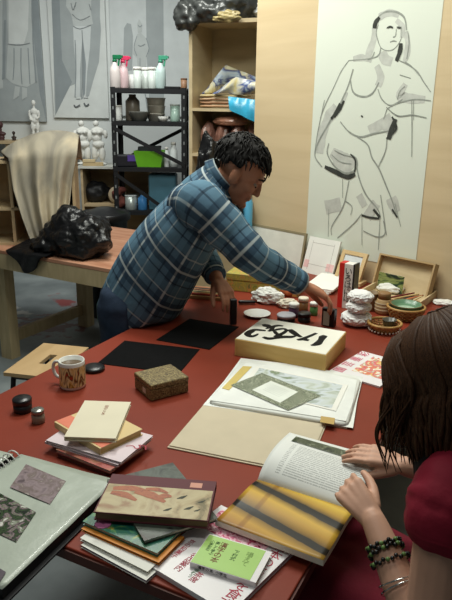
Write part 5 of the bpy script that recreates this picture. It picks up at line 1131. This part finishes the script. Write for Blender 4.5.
for k in range(9):
    y = -.088+.0145*k; cols_ = [(168, 62, 46), (196, 150, 92), (60, 96, 70), (206, 180, 130), (120, 60, 44), (184, 130, 80), (52, 60, 58), (200, 120, 70), (150, 120, 76)]; nm_ = ['red lacquer', 'straw coloured', 'dark green', 'pale bamboo', 'oxblood', 'light brown', 'slate', 'orange', 'khaki']
    pa = MBd @ Vector((-.14+.01*(k % 3), y, .0215)); pb = MBd @ Vector((.062+.008*(k % 2), y+.006*math.sin(k*2.1), .0215)); Mk = FR(pa, -.25)
    tt = thing('writing_brush', Mk, nm_[k]+' writing brush lying on the orange board', 'brush', 'writing brushes on the board')
    MB().tube([pa, pb], .0046, 8).build('handle', mat(nm_[k]+' lacquer', cols_[k], .4), tt); MB().tube([pb+(pb-pa).normalized()*.006, pb+(pb-pa).normalized()*.03], [.0045, .001], 8).build('bristles', mat('pale bristle', (196, 186, 164), .9), tt)
p = T(289, 297, .75); tag(lump((p.x, p.y+.02, .7508+.022), .04, .03, .03, 0, .2, 2, 3, 51, sharp=False).build('orange_cloth', mat('burnt orange cloth', (172, 92, 52), .8), M=FR((p.x, p.y, .7508))), 'small burnt orange cloth in front of the floral box', 'cloth')
p = T(444, 301, .75); M = FR((p.x-.02, p.y-.06, .7508), -.5); tag(lump((p.x-.02, p.y-.06, .7508+.010), .05, .03, .014, -.5, .25, 2, 3, 61).build('paper_scrap', M_WHITE, M=M), 'white paper scrap at the right end of the table', 'paper')
# ink stick and ink box in the man's hands
p = T(233, 324, .7528); ISK = FR((p.x, p.y, .7532), .3)
tag(MB().box(ISK, (-.013, .013), (-.010, .010), (0, .105), 0, .002).build('ink_stick', M_BLACK, M=ISK), 'black ink stick standing on the felt mat under the left hand', 'ink stick')
p = T(329, 326, .75); IBX = FR((p.x, p.y, .7505), math.radians(-38)); t = thing('ink_box', IBX, 'small black box with a pale label held at the calligraphy box corner', 'box')
MB().box(IBX, (-.030, .026), (-.012, .012), (0, .075), 0, .002).build('body', M_BLACK, t); MB().box(IBX, (-.022, .006), (-.0128, -.0122), (.004, .062)).build('label', mat('pale green label', (196, 204, 186), .5), t)
# ================================================================== PEOPLE
def hand(mb, M, side, curl, thumb=(.6, .25), sc=1.0, spread=1.0, thick=1.0, fr=.9):
    """palm and five fingers: x runs to the fingertips, z out of the back of the hand, thumb on +y (side=1) or -y (side=-1)"""
    def P(x, y, z): return M @ Vector((x*sc, y*sc*side, z*sc))
    # palm as a few fused bars
    for y0, y1, r0, r1 in ((.012, .028, .015, .013), (.004, .010, .016, .013), (-.006, -.010, .016, .013), (-.014, -.028, .014, .012)):
        mb.tube([P(0, y0, 0), P(.045, (y0+y1)/2, .003), P(.086, y1, 0)], [r0*sc*thick, r1*1.08*sc*thick, r1*.92*sc*thick], 10, 0, True, 3)
    fing = ((.028, .072, .0088), (.009, .080, .0090), (-.010, .074, .0085), (-.028, .058, .0076))
    for k, (y, L, r) in enumerate(fing):
        c1, c2, c3 = curl[k] if isinstance(curl[0], (tuple, list)) else curl
        p = Vector((.084, y, -.001)); pts = [p.copy()]; an = 0; lens = (L*.46, L*.31, L*.25); sy = (.10-.055*k)*spread*.6
        for cu, l in zip((c1, c2, c3), lens):
            an += cu; p = p+Vector((math.cos(an)*l, sy*l, -math.sin(an)*l)); pts.append(p.copy())
        mb.tube([P(.06, y*.95, 0)]+[P(*q) for q in pts], [r*sc*fr, r*sc*1.06*fr, r*sc*fr, r*sc*.92*fr, r*sc*.76*fr], 10, 0, True, 3)
    ta, tc_ = thumb
    p = Vector((.022, .022, -.006)); pts = [p.copy()]; an = ta
    for l, d_ in ((.042, 0), (.034, -tc_), (.028, -tc_)):
        an += d_; p = p+Vector((math.cos(an)*l*.92, math.sin(an)*l, -.35*l)); pts.append(p.copy())
    mb.tube([P(*q) for q in pts], [.0155*sc, .0125*sc, .0108*sc, .0082*sc], 10, 0, True, 3)
def head_lumps(mb, M, f=1.0):
    B = lambda x, y, z, a, b_, c: mb.ball(M @ Matrix.Translation((x*f, y*f, z*f)), a*f, b_*f, c*f, sub=3)
    B(0, -.012, .032, .076, .096, .083); B(0, .030, -.025, .060, .058, .080); B(0, .042, -.082, .040, .042, .032); B(0, .0, -.05, .055, .06, .055)
    B(0, .076, .022, .050, .016, .013); B(.036, .058, -.022, .024, .028, .024); B(-.036, .058, -.022, .024, .028, .024)
    mb.tube([M @ Vector((0, .084*f, .016*f)), M @ Vector((0, .096*f, -.010*f)), M @ Vector((0, .102*f, -.030*f))], [.007*f, .009*f, .0115*f], 8, 0, True, 2)
    B(.010, .090, -.033, .008, .010, .007); B(-.010, .090, -.033, .008, .010, .007)
    B(0, .083, -.056, .022, .012, .006); B(0, .082, -.067, .019, .012, .007); B(0, .078, -.096, .020, .018, .015)
    for s in (-1, 1): B(s*.075, -.004, -.012, .010, .020, .031); B(s*.070, .004, -.03, .010, .012, .016)
def eyes(M, par, f=1.0, down=.006):
    for s in (-1, 1):
        Me = M @ Matrix.Translation((s*.031*f, .0735*f, .000)); ey = MB().ball(Me, .0125*f, .0095*f, .0055*f, sub=3).build('eye', mat('eye white', (150, 136, 124), .5, .2), par)
        MB().ball(Me @ Matrix.Translation((0, .0075*f, -down)), .0055*f, .0030*f, .0050*f, sub=2).build('iris', mat('dark brown iris', (40, 26, 18), .2, .5), ey)
        MB().tube([M @ Vector((s*.014*f, .092*f, .025*f)), M @ Vector((s*.032*f, .089*f, .031*f)), M @ Vector((s*.050*f, .074*f, .026*f))], [.003, .004, .002], 8, 0, True, 3).build('eyebrow', mat('black hair', (16, 14, 13), .7, .25), par)
def ellring(c, x, y, rx, ry, n=40, p=2.3, fn=None):
    o_ = []
    for k in range(n):
        a_ = 2*PI*k/n; ca, sa = math.cos(a_), math.sin(a_); q = c+x*(rx*math.copysign(abs(ca)**(2/p), ca))+y*(ry*math.copysign(abs(sa)**(2/p), sa)); o_.append(fn(q, a_) if fn else q)
    return o_
def plaid():
    m = bpy.data.materials.new('blue plaid flannel'); m.use_nodes = True; nt = m.node_tree; b = nt.nodes['Principled BSDF']; b.inputs['Roughness'].default_value = .9; b.inputs['Specular IOR Level'].default_value = .1
    uv = nt.nodes.new('ShaderNodeUVMap'); uv.uv_map = 'UVMap'; sp = nt.nodes.new('ShaderNodeSeparateXYZ'); nt.links.new(uv.outputs['UV'], sp.inputs[0])
    def op(o, a, b_=None, cl=False):
        n = nt.nodes.new('ShaderNodeMath'); n.operation = o; n.use_clamp = cl
        for i, x in enumerate((a, b_)):
            if x is None: continue
            if isinstance(x, (int, float)): n.inputs[i].default_value = x
            else: nt.links.new(x, n.inputs[i])
        return n.outputs[0]
    def stripe(c, per, cen, hw, soft):
        f = op('FRACT', op('ADD', op('DIVIDE', c, per), 1-cen+.5)); dd = op('ABSOLUTE', op('SUBTRACT', f, .5))
        return op('SUBTRACT', 1.0, op('DIVIDE', op('SUBTRACT', dd, hw), soft), True)
    def mix(fac, a, col, k):
        mx = nt.nodes.new('ShaderNodeMix'); mx.data_type = 'RGBA'; nt.links.new(op('MULTIPLY', fac, k), mx.inputs['Factor'])
        if isinstance(a, tuple): mx.inputs[6].default_value = a
        else: nt.links.new(a, mx.inputs[6])
        mx.inputs[7].default_value = col; return mx.outputs[2]
    c = lin((82, 110, 130)); out = c
    for ax in ('X', 'Y'):
        u = sp.outputs[ax]
        out = mix(stripe(u, .165, .25, .15, .02), out, lin((36, 50, 68)), .6)
        out = mix(stripe(u, .165, .75, .10, .02), out, lin((92, 124, 142)), .45)
        out = mix(stripe(u, .165, .25, .018, .018), out, lin((200, 208, 206)), .58)
        out = mix(stripe(u, .165, .60, .010, .014), out, lin((200, 208, 204)), .42)
        out = mix(stripe(u, .165, .92, .014, .010), out, lin((28, 34, 46)), .6)
    nz = nt.nodes.new('ShaderNodeTexNoise'); nz.inputs['Scale'].default_value = 9; nz.inputs['Detail'].default_value = 3
    tc = nt.nodes.new('ShaderNodeTexCoord'); nt.links.new(tc.outputs['Object'], nz.inputs['Vector'])
    bp = nt.nodes.new('ShaderNodeBump'); bp.inputs['Strength'].default_value = .5; bp.inputs['Distance'].default_value = .02; nt.links.new(nz.outputs['Fac'], bp.inputs['Height']); nt.links.new(bp.outputs['Normal'], b.inputs['Normal'])
    nt.links.new(out, b.inputs['Base Color']); return m
M_PLAID = plaid()
M_DENIM = mat('dark denim', (44, 56, 74), .85, .15, .2, 30, bump=.15, bscale=200)
M_HAIRB = mat('black hair', (16, 14, 13), .7, .25)
# ------------------------------------------------------------------ the man
AN = Vector((.17, .985, 0)).normalized(); HD = Vector((AN.y, -AN.x, 0))     # AN: his left, HD: the way he faces
MP0 = Vector((-.45, 2.52, .83))
def S(px, py, off=0.0): return PL(px, py, MP0+AN*off, AN)
pel, wai, che, upc, nck, hdc = S(128, 294), S(149, 267), S(177, 232), S(197, 204), S(214, 187), S(242, 170)
MANM = FR((pel.x, pel.y, 0), math.atan2(HD.y, HD.x))
man = thing('person', MANM, 'person in blue plaid shirt and jeans leaning over table, ink in both hands', 'person')
pit = math.radians(36); fy = HD*math.cos(pit)+Vector((0, 0, -math.sin(pit))); fz = HD*math.sin(pit)+Vector((0, 0, math.cos(pit))); MH = AX(hdc+fz*-.008, fy.cross(fz), fy, fz)
sR, sL = S(203, 203, -.16), upc+AN*.16+Vector((0, 0, -.01)); eR = S(255, 255, -.165); wR = V(301, 284, 2.385)
wL = V(217, 279, 2.52); eL = Vector((-.13, 2.80, 1.00))
mb = MB()
mb.tube([pel+Vector((0, 0, -.02)), pel, wai, che, upc], [.085, .088, .082, .088, .08], 20, 0, True, 4)
for s in (-1, 1):
    hp = pel+AN*(.085*s)+Vector((0, 0, -.04)); kn = Vector((pel.x-.005, hp.y+.02*s, .46)); an = Vector((pel.x-.05, hp.y+.02*s, .09))
    mb.tube([hp, kn, an], [.078, .055, .038], 14, 0, True, 4); mb.tube([an+Vector((-.02, 0, -.05)), an+Vector((.06, 0, -.06)), an+HD*.14+Vector((0, 0, -.065))], [.034, .034, .022], 10)
    if s < 0: lR = (hp, kn, an)
    else: lL = (hp, kn, an)
mb.tube([upc+AN*.1, sL, (sL+eL)/2, eL, (eL+wL)/2, wL], [.06, .055, .046, .04, .038, .027], 14, 0, True, 3)
mb.tube([upc-AN*.1, sR, (sR+eR)/2, eR, (eR+wR)/2, wR], [.06, .055, .046, .04, .038, .027], 14, 0, True, 3)
mb.tube([upc, nck, hdc-fy*.01-fz*.03], [.062, .054, .05], 14, 0, True, 3)
head_lumps(mb, MH)
# right hand closes over the ink box from above
tR = V(336, 301, 2.39); xR = (tR-wR).normalized(); zR = Vector((.75, .05, .66)); zR = (zR-xR*zR.dot(xR)).normalized(); HR = AX(wR+xR*.004, xR, zR.cross(xR), zR)
hand(mb, HR, 1, ((.25, .5, .3), (.32, .5, .3), (.38, .52, .32), (.45, .55, .35)), (.35, .10), 1.13)
tL = ISK @ Vector((0, 0, .085)); xL = (tL+Vector((.0, .0, .0))-wL).normalized(); zL = Vector((.45, -.62, .64)); zL = (zL-xL*zL.dot(xL)).normalized(); HL = AX(wL, xL, zL.cross(xL), zL)
hand(mb, HL, -1, ((.25, .45, .3), (.3, .45, .3), (.32, .5, .35), (.35, .55, .35)), (.5, .15), .98)
remesh(mb, .0045, 2).build('body', mat('tan skin', (176, 120, 92), .5, .35, .06, 20), man)
eyes(MH, man)
# hair
def hairfn(q):
    k = 1+.05*noise.noise(q*3.2)+.05*noise.noise(q*9)+.04*noise.noise(q*19)
    if q.y > .12 and q.z < .42: k *= max(.70, 1-.9*min(1, (q.y-.12)*2.2)*min(1, (.42-q.z)*3))
    if q.z < -.45: k *= .85
    if abs(q.x) > .5 and q.z < -.22 and -.35 < q.y < .5: k *= .78
    return q*k
mb = MB(); mb.ball(MH @ Matrix.Translation((0, -.018, .040)), .088, .109, .092, sub=5, fn=hairfn)
random.seed(3)
for k in range(420):
    a_ = random.uniform(0, 2*PI); el = random.uniform(-.35, 1.3); d_ = Vector((math.cos(a_)*math.cos(el), math.sin(a_)*math.cos(el), math.sin(el)))
    if d_.y > .35 and d_.z < .30: continue
    if abs(d_.x) > .55 and d_.z < .12 and d_.y > -.4: continue
    base = Vector((d_.x*.086, -.018+d_.y*.106, .040+d_.z*.089)); tn = Vector((-d_.y*.3, .25, -.6+.2*d_.z))+Vector((random.uniform(-.4, .4), random.uniform(-.3, .3), random.uniform(-.3, .2))); tn = (tn-d_*tn.dot(d_)).normalized()
    mb.tube([MH @ (base-d_*.004), MH @ (base+tn*.018+d_*.006), MH @ (base+tn*.036+d_*.004)], [.0042, .0034, .0008], 5, 0, True, 2)
hr_ = mb.build('hair', M_HAIRB, man)
# jeans
mb = MB()
mb.tube([pel+Vector((.0, 0, -.07)), pel+Vector((0, 0, -.02)), wai-(wai-pel)*.75], [.116, .118, .10], 24, 0, True, 3)
for hp, kn, an in (lR, lL):
    mb.tube([hp+Vector((0, 0, .02)), hp.lerp(kn, .4), kn, kn.lerp(an, .5), an+Vector((0, 0, .01))], [.10, .088, .070, .066, .064], 18, 0, True, 4)
r = remesh(mb, .011, 3)
for v in r.bm.verts:
    v.co += v.normal*.004*noise.noise(v.co*16)
    l = MT.inverted() @ v.co
    if l.x > TX0-.006: v.co = MT @ Vector((TX0-.006, l.y, l.z))
r.build('jeans', M_DENIM, man)
for hp, kn, an in (lR, lL):
    mb = MB(); M = FR((an.x, an.y, 0), math.atan2(HD.y, HD.x))
    mb.rings([ellring(M @ Vector((.05, 0, z)), M.to_3x3() @ Vector((1, 0, 0)), M.to_3x3() @ Vector((0, 1, 0)), rx, ry, 24) for z, rx, ry in ((.0, .135, .046), (.03, .138, .048), (.055, .12, .045), (.085, .08, .042))], 0); mb.build('shoe', mat('dark shoe', (40, 36, 34), .5), man)
# shirt
RG_ = [(97, 301, 151, 338, .160), (104, 284, 163, 334, .166), (113, 266, 173, 323, .172), (127, 242, 184, 305, .178), (143, 220, 197, 282, .184), (160, 202, 211, 257, .188), (175, 188, 223, 234, .184), (187, 178, 231, 215, .172), (197, 170, 231, 203, .135), (204, 166, 229, 196, .095), (209, 164, 228, 191, .072)]
mb = MB(); R = []
for k, (bx_, by_, fx_, fy_, lt) in enumerate(RG_):
    pb, pf_ = S(bx_, by_, -.05), S(fx_, fy_, -.06); pb -= AN*-.05; pf_ -= AN*-.06
    c = (pb+pf_)/2; x = (pf_-pb)/2; up_ = x.normalized()
    def fn(q, a_, k=k):
        n_ = noise.noise(Vector((math.cos(a_)*1.6+k*.12, math.sin(a_)*1.6, k*.30)))+.6*noise.noise(Vector((math.cos(a_)*3.5, math.sin(a_)*3.5+k*.4, k*.25+9)))
        q = q+(q-c).normalized()*.012*n_*(1 if k < 8 else .3)
        l = MT.inverted() @ q
        if l.x > TX0-.012 and q.z < .757: q = Vector((q.x, q.y, .757))
        return q
    R.append(ellring(c, x.normalized(), AN, x.length, lt, 56, 2.2, fn))
# subdivide between rings for smoothness
R2 = []
for i in range(len(R)-1):
    for j in range(4):
        t = j/4; row = []
        for k in range(len(R[0])):
            p0 = R[max(0, i-1)][k]; p1 = R[i][k]; p2 = R[i+1][k]; p3 = R[min(len(R)-1, i+2)][k]
            row.append(.5*((2*p1)+(p2-p0)*t+(2*p0-5*p1+4*p2-p3)*t*t+(3*p1-p0-3*p2+p3)*t**3))
        R2.append(row)
R2.append(R[-1])
mb.rings(R2, 0, True, True, False)
def sleeve(mb, pts, rad, seed):
    P, Rr = smooth_path([Vector(p) for p in pts], rad, 7)
    Rr = [r_*(1+.07*noise.noise(Vector((i*.42, seed, 0)))+.04*math.sin(i*1.1)) for i, r_ in enumerate(Rr)]
    mb.tube(P, Rr, 28, 0, True, 0, 1.0, (0, 0, 1), False)
sleeve(mb, [upc-AN*.06+Vector((-.02, 0, .0)), sR+Vector((-.005, 0, -.012)), sR.lerp(eR, .5)+Vector((0, 0, -.012)), eR+Vector((0, 0, -.012)), eR.lerp(wR, .55)+Vector((0, 0, -.006)), wR-(wR-eR).normalized()*.015], [.082, .090, .078, .067, .056, .046], 1.0)
sleeve(mb, [upc+AN*.06, sL, sL.lerp(eL, .5), eL, eL.lerp(wL, .55), wL-(wL-eL).normalized()*.03], [.085, .09, .08, .068, .056, .046], 5.0)
sh_o = mb.build('shirt', M_PLAID, man)
for (e_, w_, rr_, o_) in ((eR, wR, .047, .012), (eL, wL, .045, .028)):
    d_ = (w_-e_).normalized(); mb = MB(); mb.tube([w_-d_*(o_+.045), w_-d_*(o_+.0), w_-d_*(o_-.006)], [rr_+.004, rr_+.003, rr_-.002], 28, 0, True, 0, 1.0, (0, 0, 1), False); cf = mb.build('cuff', M_PLAID, sh_o); sdm = cf.modifiers.new('t', 'SOLIDIFY'); sdm.thickness = .003
# collar
mb = MB(); pb, pf_ = S(209, 164), S(228, 191); c = (pb+pf_)/2; x = (pf_-pb); ax = x.normalized(); nrm_ = ax.cross(AN).normalized()
if nrm_.z < 0: nrm_ = -nrm_
R = []
for q_, (rx, lt) in enumerate(((.056, .070), (.053, .066), (.062, .078), (.072, .088))):
    off = (0, .030, .032, -.004)[q_]; R.append([c+nrm_*off+ax*(x.length*.5*rx/.056*math.cos(a_))+AN*(lt*math.sin(a_)) for a_ in [PI*(.16+1.68*k/30) for k in range(31)]])
mb.rings(R, 0, True, False, False); cf = mb.build('collar', M_PLAID, sh_o); sdm = cf.modifiers.new('t', 'SOLIDIFY'); sdm.thickness = .003
# tail of an undershirt at the hem
mb = MB(); pb, pf_ = S(101, 304), S(150, 333); c = (pb+pf_)/2; x = (pf_-pb)
R = [ellring(c+Vector((-.004, 0, dz)), x.normalized(), AN, x.length*.5*.95, .150, 40) for dz in (.03, .0, -.022)]
for row in R:
    for q in row:
        l = MT.inverted() @ q
        if l.x > TX0-.008: q.z = max(q.z, .756)
mb.rings(R, 0, True, True, False); mb.build('undershirt_hem', mat('green check', (92, 128, 120), .9, .1, .3, 90), man)

# ------------------------------------------------------------------ the woman
GF = Vector((-.74, .67, 0)).normalized(); GL = Vector((-GF.y, GF.x, 0))          # facing, her left
gh = Vector((.414, 1.05, 1.138)); gn = Vector((.475, .99, 1.02)); gp = Vector((.63, .86, .555))
GW = FR((gp.x, gp.y, 0), math.atan2(GF.y, GF.x))
girl = thing('person', GW, 'person with brown hair in dark red dress and black vest reading open book', 'person')
pit = math.radians(30); fy = GF*math.cos(pit)+Vector((0, 0, -math.sin(pit))); fz = GF*math.sin(pit)+Vector((0, 0, math.cos(pit))); GH = AX(gh, fy.cross(fz), fy, fz)
gsl, gsr = Vector((.376, .915, .975)), gn-GL*.165+Vector((0, 0, -.04))
gel = Vector((.345, .865, .735)); gwl = V(373, 519, 1.03)
gwr = V(404, 466, 1.235); ger = Vector((.60, 1.23, .80))
mb = MB()
mb.tube([gp, gp.lerp(gn, .35), gp.lerp(gn, .7), gn+Vector((0, 0, -.05))], [.135, .105, .112, .08], 20, 0, True, 4)
mb.tube([gn+Vector((0, 0, -.06)), gn, gh-fz*.05], [.05, .043, .043], 14, 0, True, 3)
head_lumps(mb, GH, .94)
mb.tube([gn+GL*.08+Vector((0, 0, -.05)), gsl, gsl.lerp(gel, .5), gel, gel.lerp(gwl, .35), gel.lerp(gwl, .75), gwl], [.045, .046, .042, .036, .035, .027, .0225], 16, 0, True, 4)
mb.tube([gn-GL*.08+Vector((0, 0, -.05)), gsr, gsr.lerp(ger, .5), ger, ger.lerp(gwr, .5), gwr], [.045, .044, .04, .035, .031, .022], 16, 0, True, 4)
for s in (-1, 1):
    hp = gp+GL*(.08*s); kn = gp+GF*.46+GL*(.09*s)+Vector((0, 0, .035)); an = kn+GF*-.02+Vector((0, 0, -.50))
    mb.tube([hp, kn+Vector((0, 0, -.02)), an], [.062, .045, .032], 14, 0, True, 4); mb.tube([an+Vector((0, 0, -.045)), an+GF*.13+Vector((0, 0, -.06))], [.03, .022], 10)
xl = V(347, 487, 1.09)-gwl; xl.normalize(); zl = Vector((-.14, -.70, .53)); zl = (zl-xl*zl.dot(xl)).normalized(); HL2 = AX(gwl, xl, zl.cross(xl), zl)
hand(mb, HL2, -1, ((.55, 1.1, .7), (.7, 1.1, .7), (.8, 1.1, .7), (.85, 1.1, .7)), (.55, .25), .84, 1.0, 1.0, .84)
xr_ = V(350, 447, 1.275)-gwr; xr_.normalize(); zr = Vector((.0, -.25, .97)); zr = (zr-xr_*zr.dot(xr_)).normalized(); HR2 = AX(gwr, xr_, zr.cross(xr_), zr)
hand(mb, HR2, 1, ((.18, .25, .2), (.2, .3, .2), (.22, .3, .25), (.2, .3, .3)), (.45, .15), .84)
remesh(mb, .0035, 2).build('body', mat('fair skin', (206, 160, 136), .5, .35, .05, 20), girl)
eyes(GH, girl, .94)
# dress
M_DRESS = mat('dark red jersey', (112, 26, 44), .8, .2, .15, 14, bump=.2, bscale=30)
mb = MB()
mb.tube([gp+Vector((0, 0, -.03)), gp.lerp(gn, .35), gp.lerp(gn, .65), gn+Vector((0, 0, -.07))], [.16, .125, .132, .095], 24, 0, True, 4)
for s in (-1, 1):
    hp = gp+GL*(.08*s); kn = gp+GF*.46+GL*(.09*s)+Vector((0, 0, .035)); mb.tube([hp, hp.lerp(kn, .5), kn+GF*.03], [.105, .095, .088], 18, 0, True, 4); mb.tube([kn+GF*.01, kn+GF*.0+Vector((0, 0, -.14)), kn+GF*-.01+Vector((0, 0, -.30))], [.09, .095, .10], 18, 0, True, 3)
mb.tube([gp+GF*.05, gp+GF*.28+Vector((0, 0, .01)), gp+GF*.47+Vector((0, 0, .03))], [.1, .095, .085], 18)
r = remesh(mb, .011, 4); r.build('dress', M_DRESS, girl)
mb = MB()
for sh, dr_, el_ in ((gsl, GL, gel), (gsr, -GL, ger)):
    d_ = (el_-sh).normalized()
    P, Rr = smooth_path([sh-dr_*.075+Vector((0, 0, .005)), sh-dr_*.02+Vector((0, 0, .008)), sh+d_*.02, sh+d_*.055, sh+d_*.078], [.062, .066, .067, .064, .052], 8); n0 = len(P)
    d0 = []
    mb.tube(P, [r_*(1+.03*noise.noise(Vector((i*.5, 1, 2)))) for i, r_ in enumerate(Rr)], 36, 0, True, 0, 1.0, (0, 0, 1), False)
for v in mb.bm.verts: v.co += Vector((noise.noise(v.co*38), noise.noise(v.co*38+Vector((5, 0, 0))), noise.noise(v.co*38+Vector((0, 7, 0)))))*.004
cf = mb.build('puff_sleeve', mat('crimson jersey', (132, 24, 46), .75, .25, .12, 16, bump=.2, bscale=40), girl); sdm = cf.modifiers.new('t', 'SOLIDIFY'); sdm.thickness = .003
# vest
mb = MB(); mb.tube([gp.lerp(gn, .30)+GF*.01, gp.lerp(gn, .5)+GF*.02, gp.lerp(gn, .72)+GF*.025, gp.lerp(gn, .9)+GF*.01], [.150, .152, .148, .118], 26, 0, True, 4)
mb.tube([gn-GL*.11+GF*.04+Vector((0, 0, -.05)), gn+GF*.085+Vector((0, 0, -.05)), gn+GL*.10+GF*.04+Vector((0, 0, -.035))], [.05, .05, .05], 16, 0, True, 3)
remesh(mb, .011, 4).build('vest', mat('black vest', (17, 17, 19), .85, .15, .2, 30), girl)
# hair: a cap with many falling locks
M_HAIRG = wood('brown hair', (26, 16, 10), (92, 61, 40), 9, (90, 90, 3), .55, .2)
random.seed(11)
mb = MB()
def capfn(q):
    k = 1+.03*noise.noise(q*4)
    if q.y > .25 and q.z < .5: k *= .78
    return q*k
mb.ball(GH @ Matrix.Translation((0, -.012, .025)), .083, .098, .087, sub=4, fn=capfn)
for k in range(1300):
    a_ = random.uniform(-PI, PI); d2 = Vector((math.sin(a_), -math.cos(a_), 0))      # a_=0 is the back of the head
    if d2.y > .70: continue
    part = Vector((random.uniform(-.012, .012), random.uniform(-.06, .07), 0))
    R_ = Vector((.094, .110, .098)); R_ = R_*random.uniform(.90, 1.03); c0 = Vector((0, -.012, .025)); pts = []
    for el in (1.25, .9, .5, .1, -.25):
        dd = d2*math.cos(el)+Vector((0, 0, math.sin(el))); pts.append(GH @ (c0+Vector((dd.x*R_.x, dd.y*R_.y, dd.z*R_.z))))
    zend = gh.z-random.uniform(.10, .17)-.05*max(0, -d2.y); lastp = pts[-1]
    # below the skull each lock simply hangs
    low = [p for p in pts if p.z > gh.z-.07] or pts[:3]
    pe = low[-1]; out = (GH.to_3x3() @ d2); out.z = 0; drop = pe.z-zend
    wv = random.uniform(0, 6); am = random.uniform(.003, .012)
    for j in range(1, 6):
        t = j/5; low.append(Vector((pe.x, pe.y, pe.z-drop*t))+out*(.010*math.sin(t*2.2)-.022*t*t)+GL*(am*math.sin(wv+t*5))+GF*(am*math.cos(wv*1.3+t*4)))
    n_ = len(low); rad = [.0042+.0016*math.sin(PI*min(1, i/(n_*.6))) for i in range(n_)]; rad[-1] = .0006; rad[-2] = .0025; rad[-3] = .004
    mb.tube(low, rad, 5, 0, True, 2, .8)
# a few loose wavy strands beside the cheek
for k in range(170):
    f = random.random(); top = GH @ Vector((-.008-.02*f, .03+.045*f, .112-.012*f)); tem = GH @ Vector((-.058-.012*random.random(), .045+.040*f, .088-.02*f)); sid = GH @ Vector((-.088-.008*random.random(), .030+.055*f, .02+.01*random.random()))
    P = [top, tem, sid]; L_ = random.uniform(.06, .145); ph = random.uniform(0, 6); am = random.uniform(.002, .010)
    for j in range(1, 7):
        t = j/6; P.append(sid+Vector((0, 0, -L_*t))+GF*(.012*t+am*math.sin(ph+t*5)-am*math.sin(ph))+GL*(-.026*t+am*.8*math.sin(ph*2+t*5)-am*.8*math.sin(ph*2)))
    mb.tube(P, [.003, .0042, .0046, .0045, .004, .0034, .0026, .0016, .0006], 5, 0, True, 2)
for k in range(16):
    sid = GH @ Vector((-.090, .03+.05*random.random(), .03*random.random())); ph = random.uniform(0, 6); out = random.uniform(.012, .030); L_ = random.uniform(.09, .16)
    P = [GH @ Vector((-.05, .05, .098)), sid]+[sid+Vector((0, 0, -L_*t))+(GL*.7+GF*.4)*(out*math.sin(t*3.0+.15*math.sin(ph)))+GF*(.006*math.sin(ph+t*7)) for t in [j/7 for j in range(1, 8)]]
    mb.tube(P, [.002]+[.0022]*5+[.0017, .0012, .0006], 5, 0, True, 3)
mb.build('hair', M_HAIRG, girl)
# bracelets
fd = (gwl-gel).normalized()
def arm_at(f): return gwl.lerp(gel, f)
def bracelet(name, f, r_, kind, tilt):
    c = arm_at(f); M = tri_axes(c, (fd+Vector((0, 0, tilt))).normalized())
    if kind == 'beads':
        mb = MB(); n_ = 26
        for k in range(n_):
            a_ = 2*PI*k/n_; mb.ball(M @ Matrix.Translation((r_*math.cos(a_), r_*math.sin(a_), .002*math.sin(k*2.4))), .0043, sub=2, mi=(1 if k % 4 == 0 else 0))
        mb.build(name, [mat('black bead', (16, 16, 16), .25, .5), mat('lime bead', (98, 132, 70), .35, .5)], girl)
    else:
        mb = MB(); mb.tube([M @ Vector((r_*math.cos(2*PI*k/36), r_*math.sin(2*PI*k/36), 0)) for k in range(37)], .0016, 8, round_end=False); mb.build(name, mat('silver', (206, 206, 204), .2, .5, 0, metal=1.0), girl)
bracelet('bead_bracelet', .235, .031, 'beads', .1); bracelet('bead_bracelet', .29, .032, 'beads', -.05); bracelet('bead_bracelet', .375, .0345, 'beads', .1); bracelet('silver_bangle', .55, .0375, 'ring', .12); bracelet('silver_bangle', .60, .0385, 'ring', -.02)
# her stool
sc_ = gp+GF*.02; Mg = FR((sc_.x, sc_.y, 0), .4); t = thing('stool', Mg, 'round wooden stool under the woman in the dark red dress', 'stool')
zs_ = .408
MB().lathe(Mg, [(0, zs_-.03), (.165, zs_-.03), (.17, zs_-.025), (.17, zs_-.004), (.165, zs_), (0, zs_)], 32).build('seat', M_PLYD, t)
for k in range(4):
    a_ = PI/4+k*PI/2; MB().tube([Mg @ Vector((.11*math.cos(a_), .11*math.sin(a_), zs_-.035)), Mg @ Vector((.15*math.cos(a_), .15*math.sin(a_), .012))], .014, 10).build('leg', M_PLYD, t)
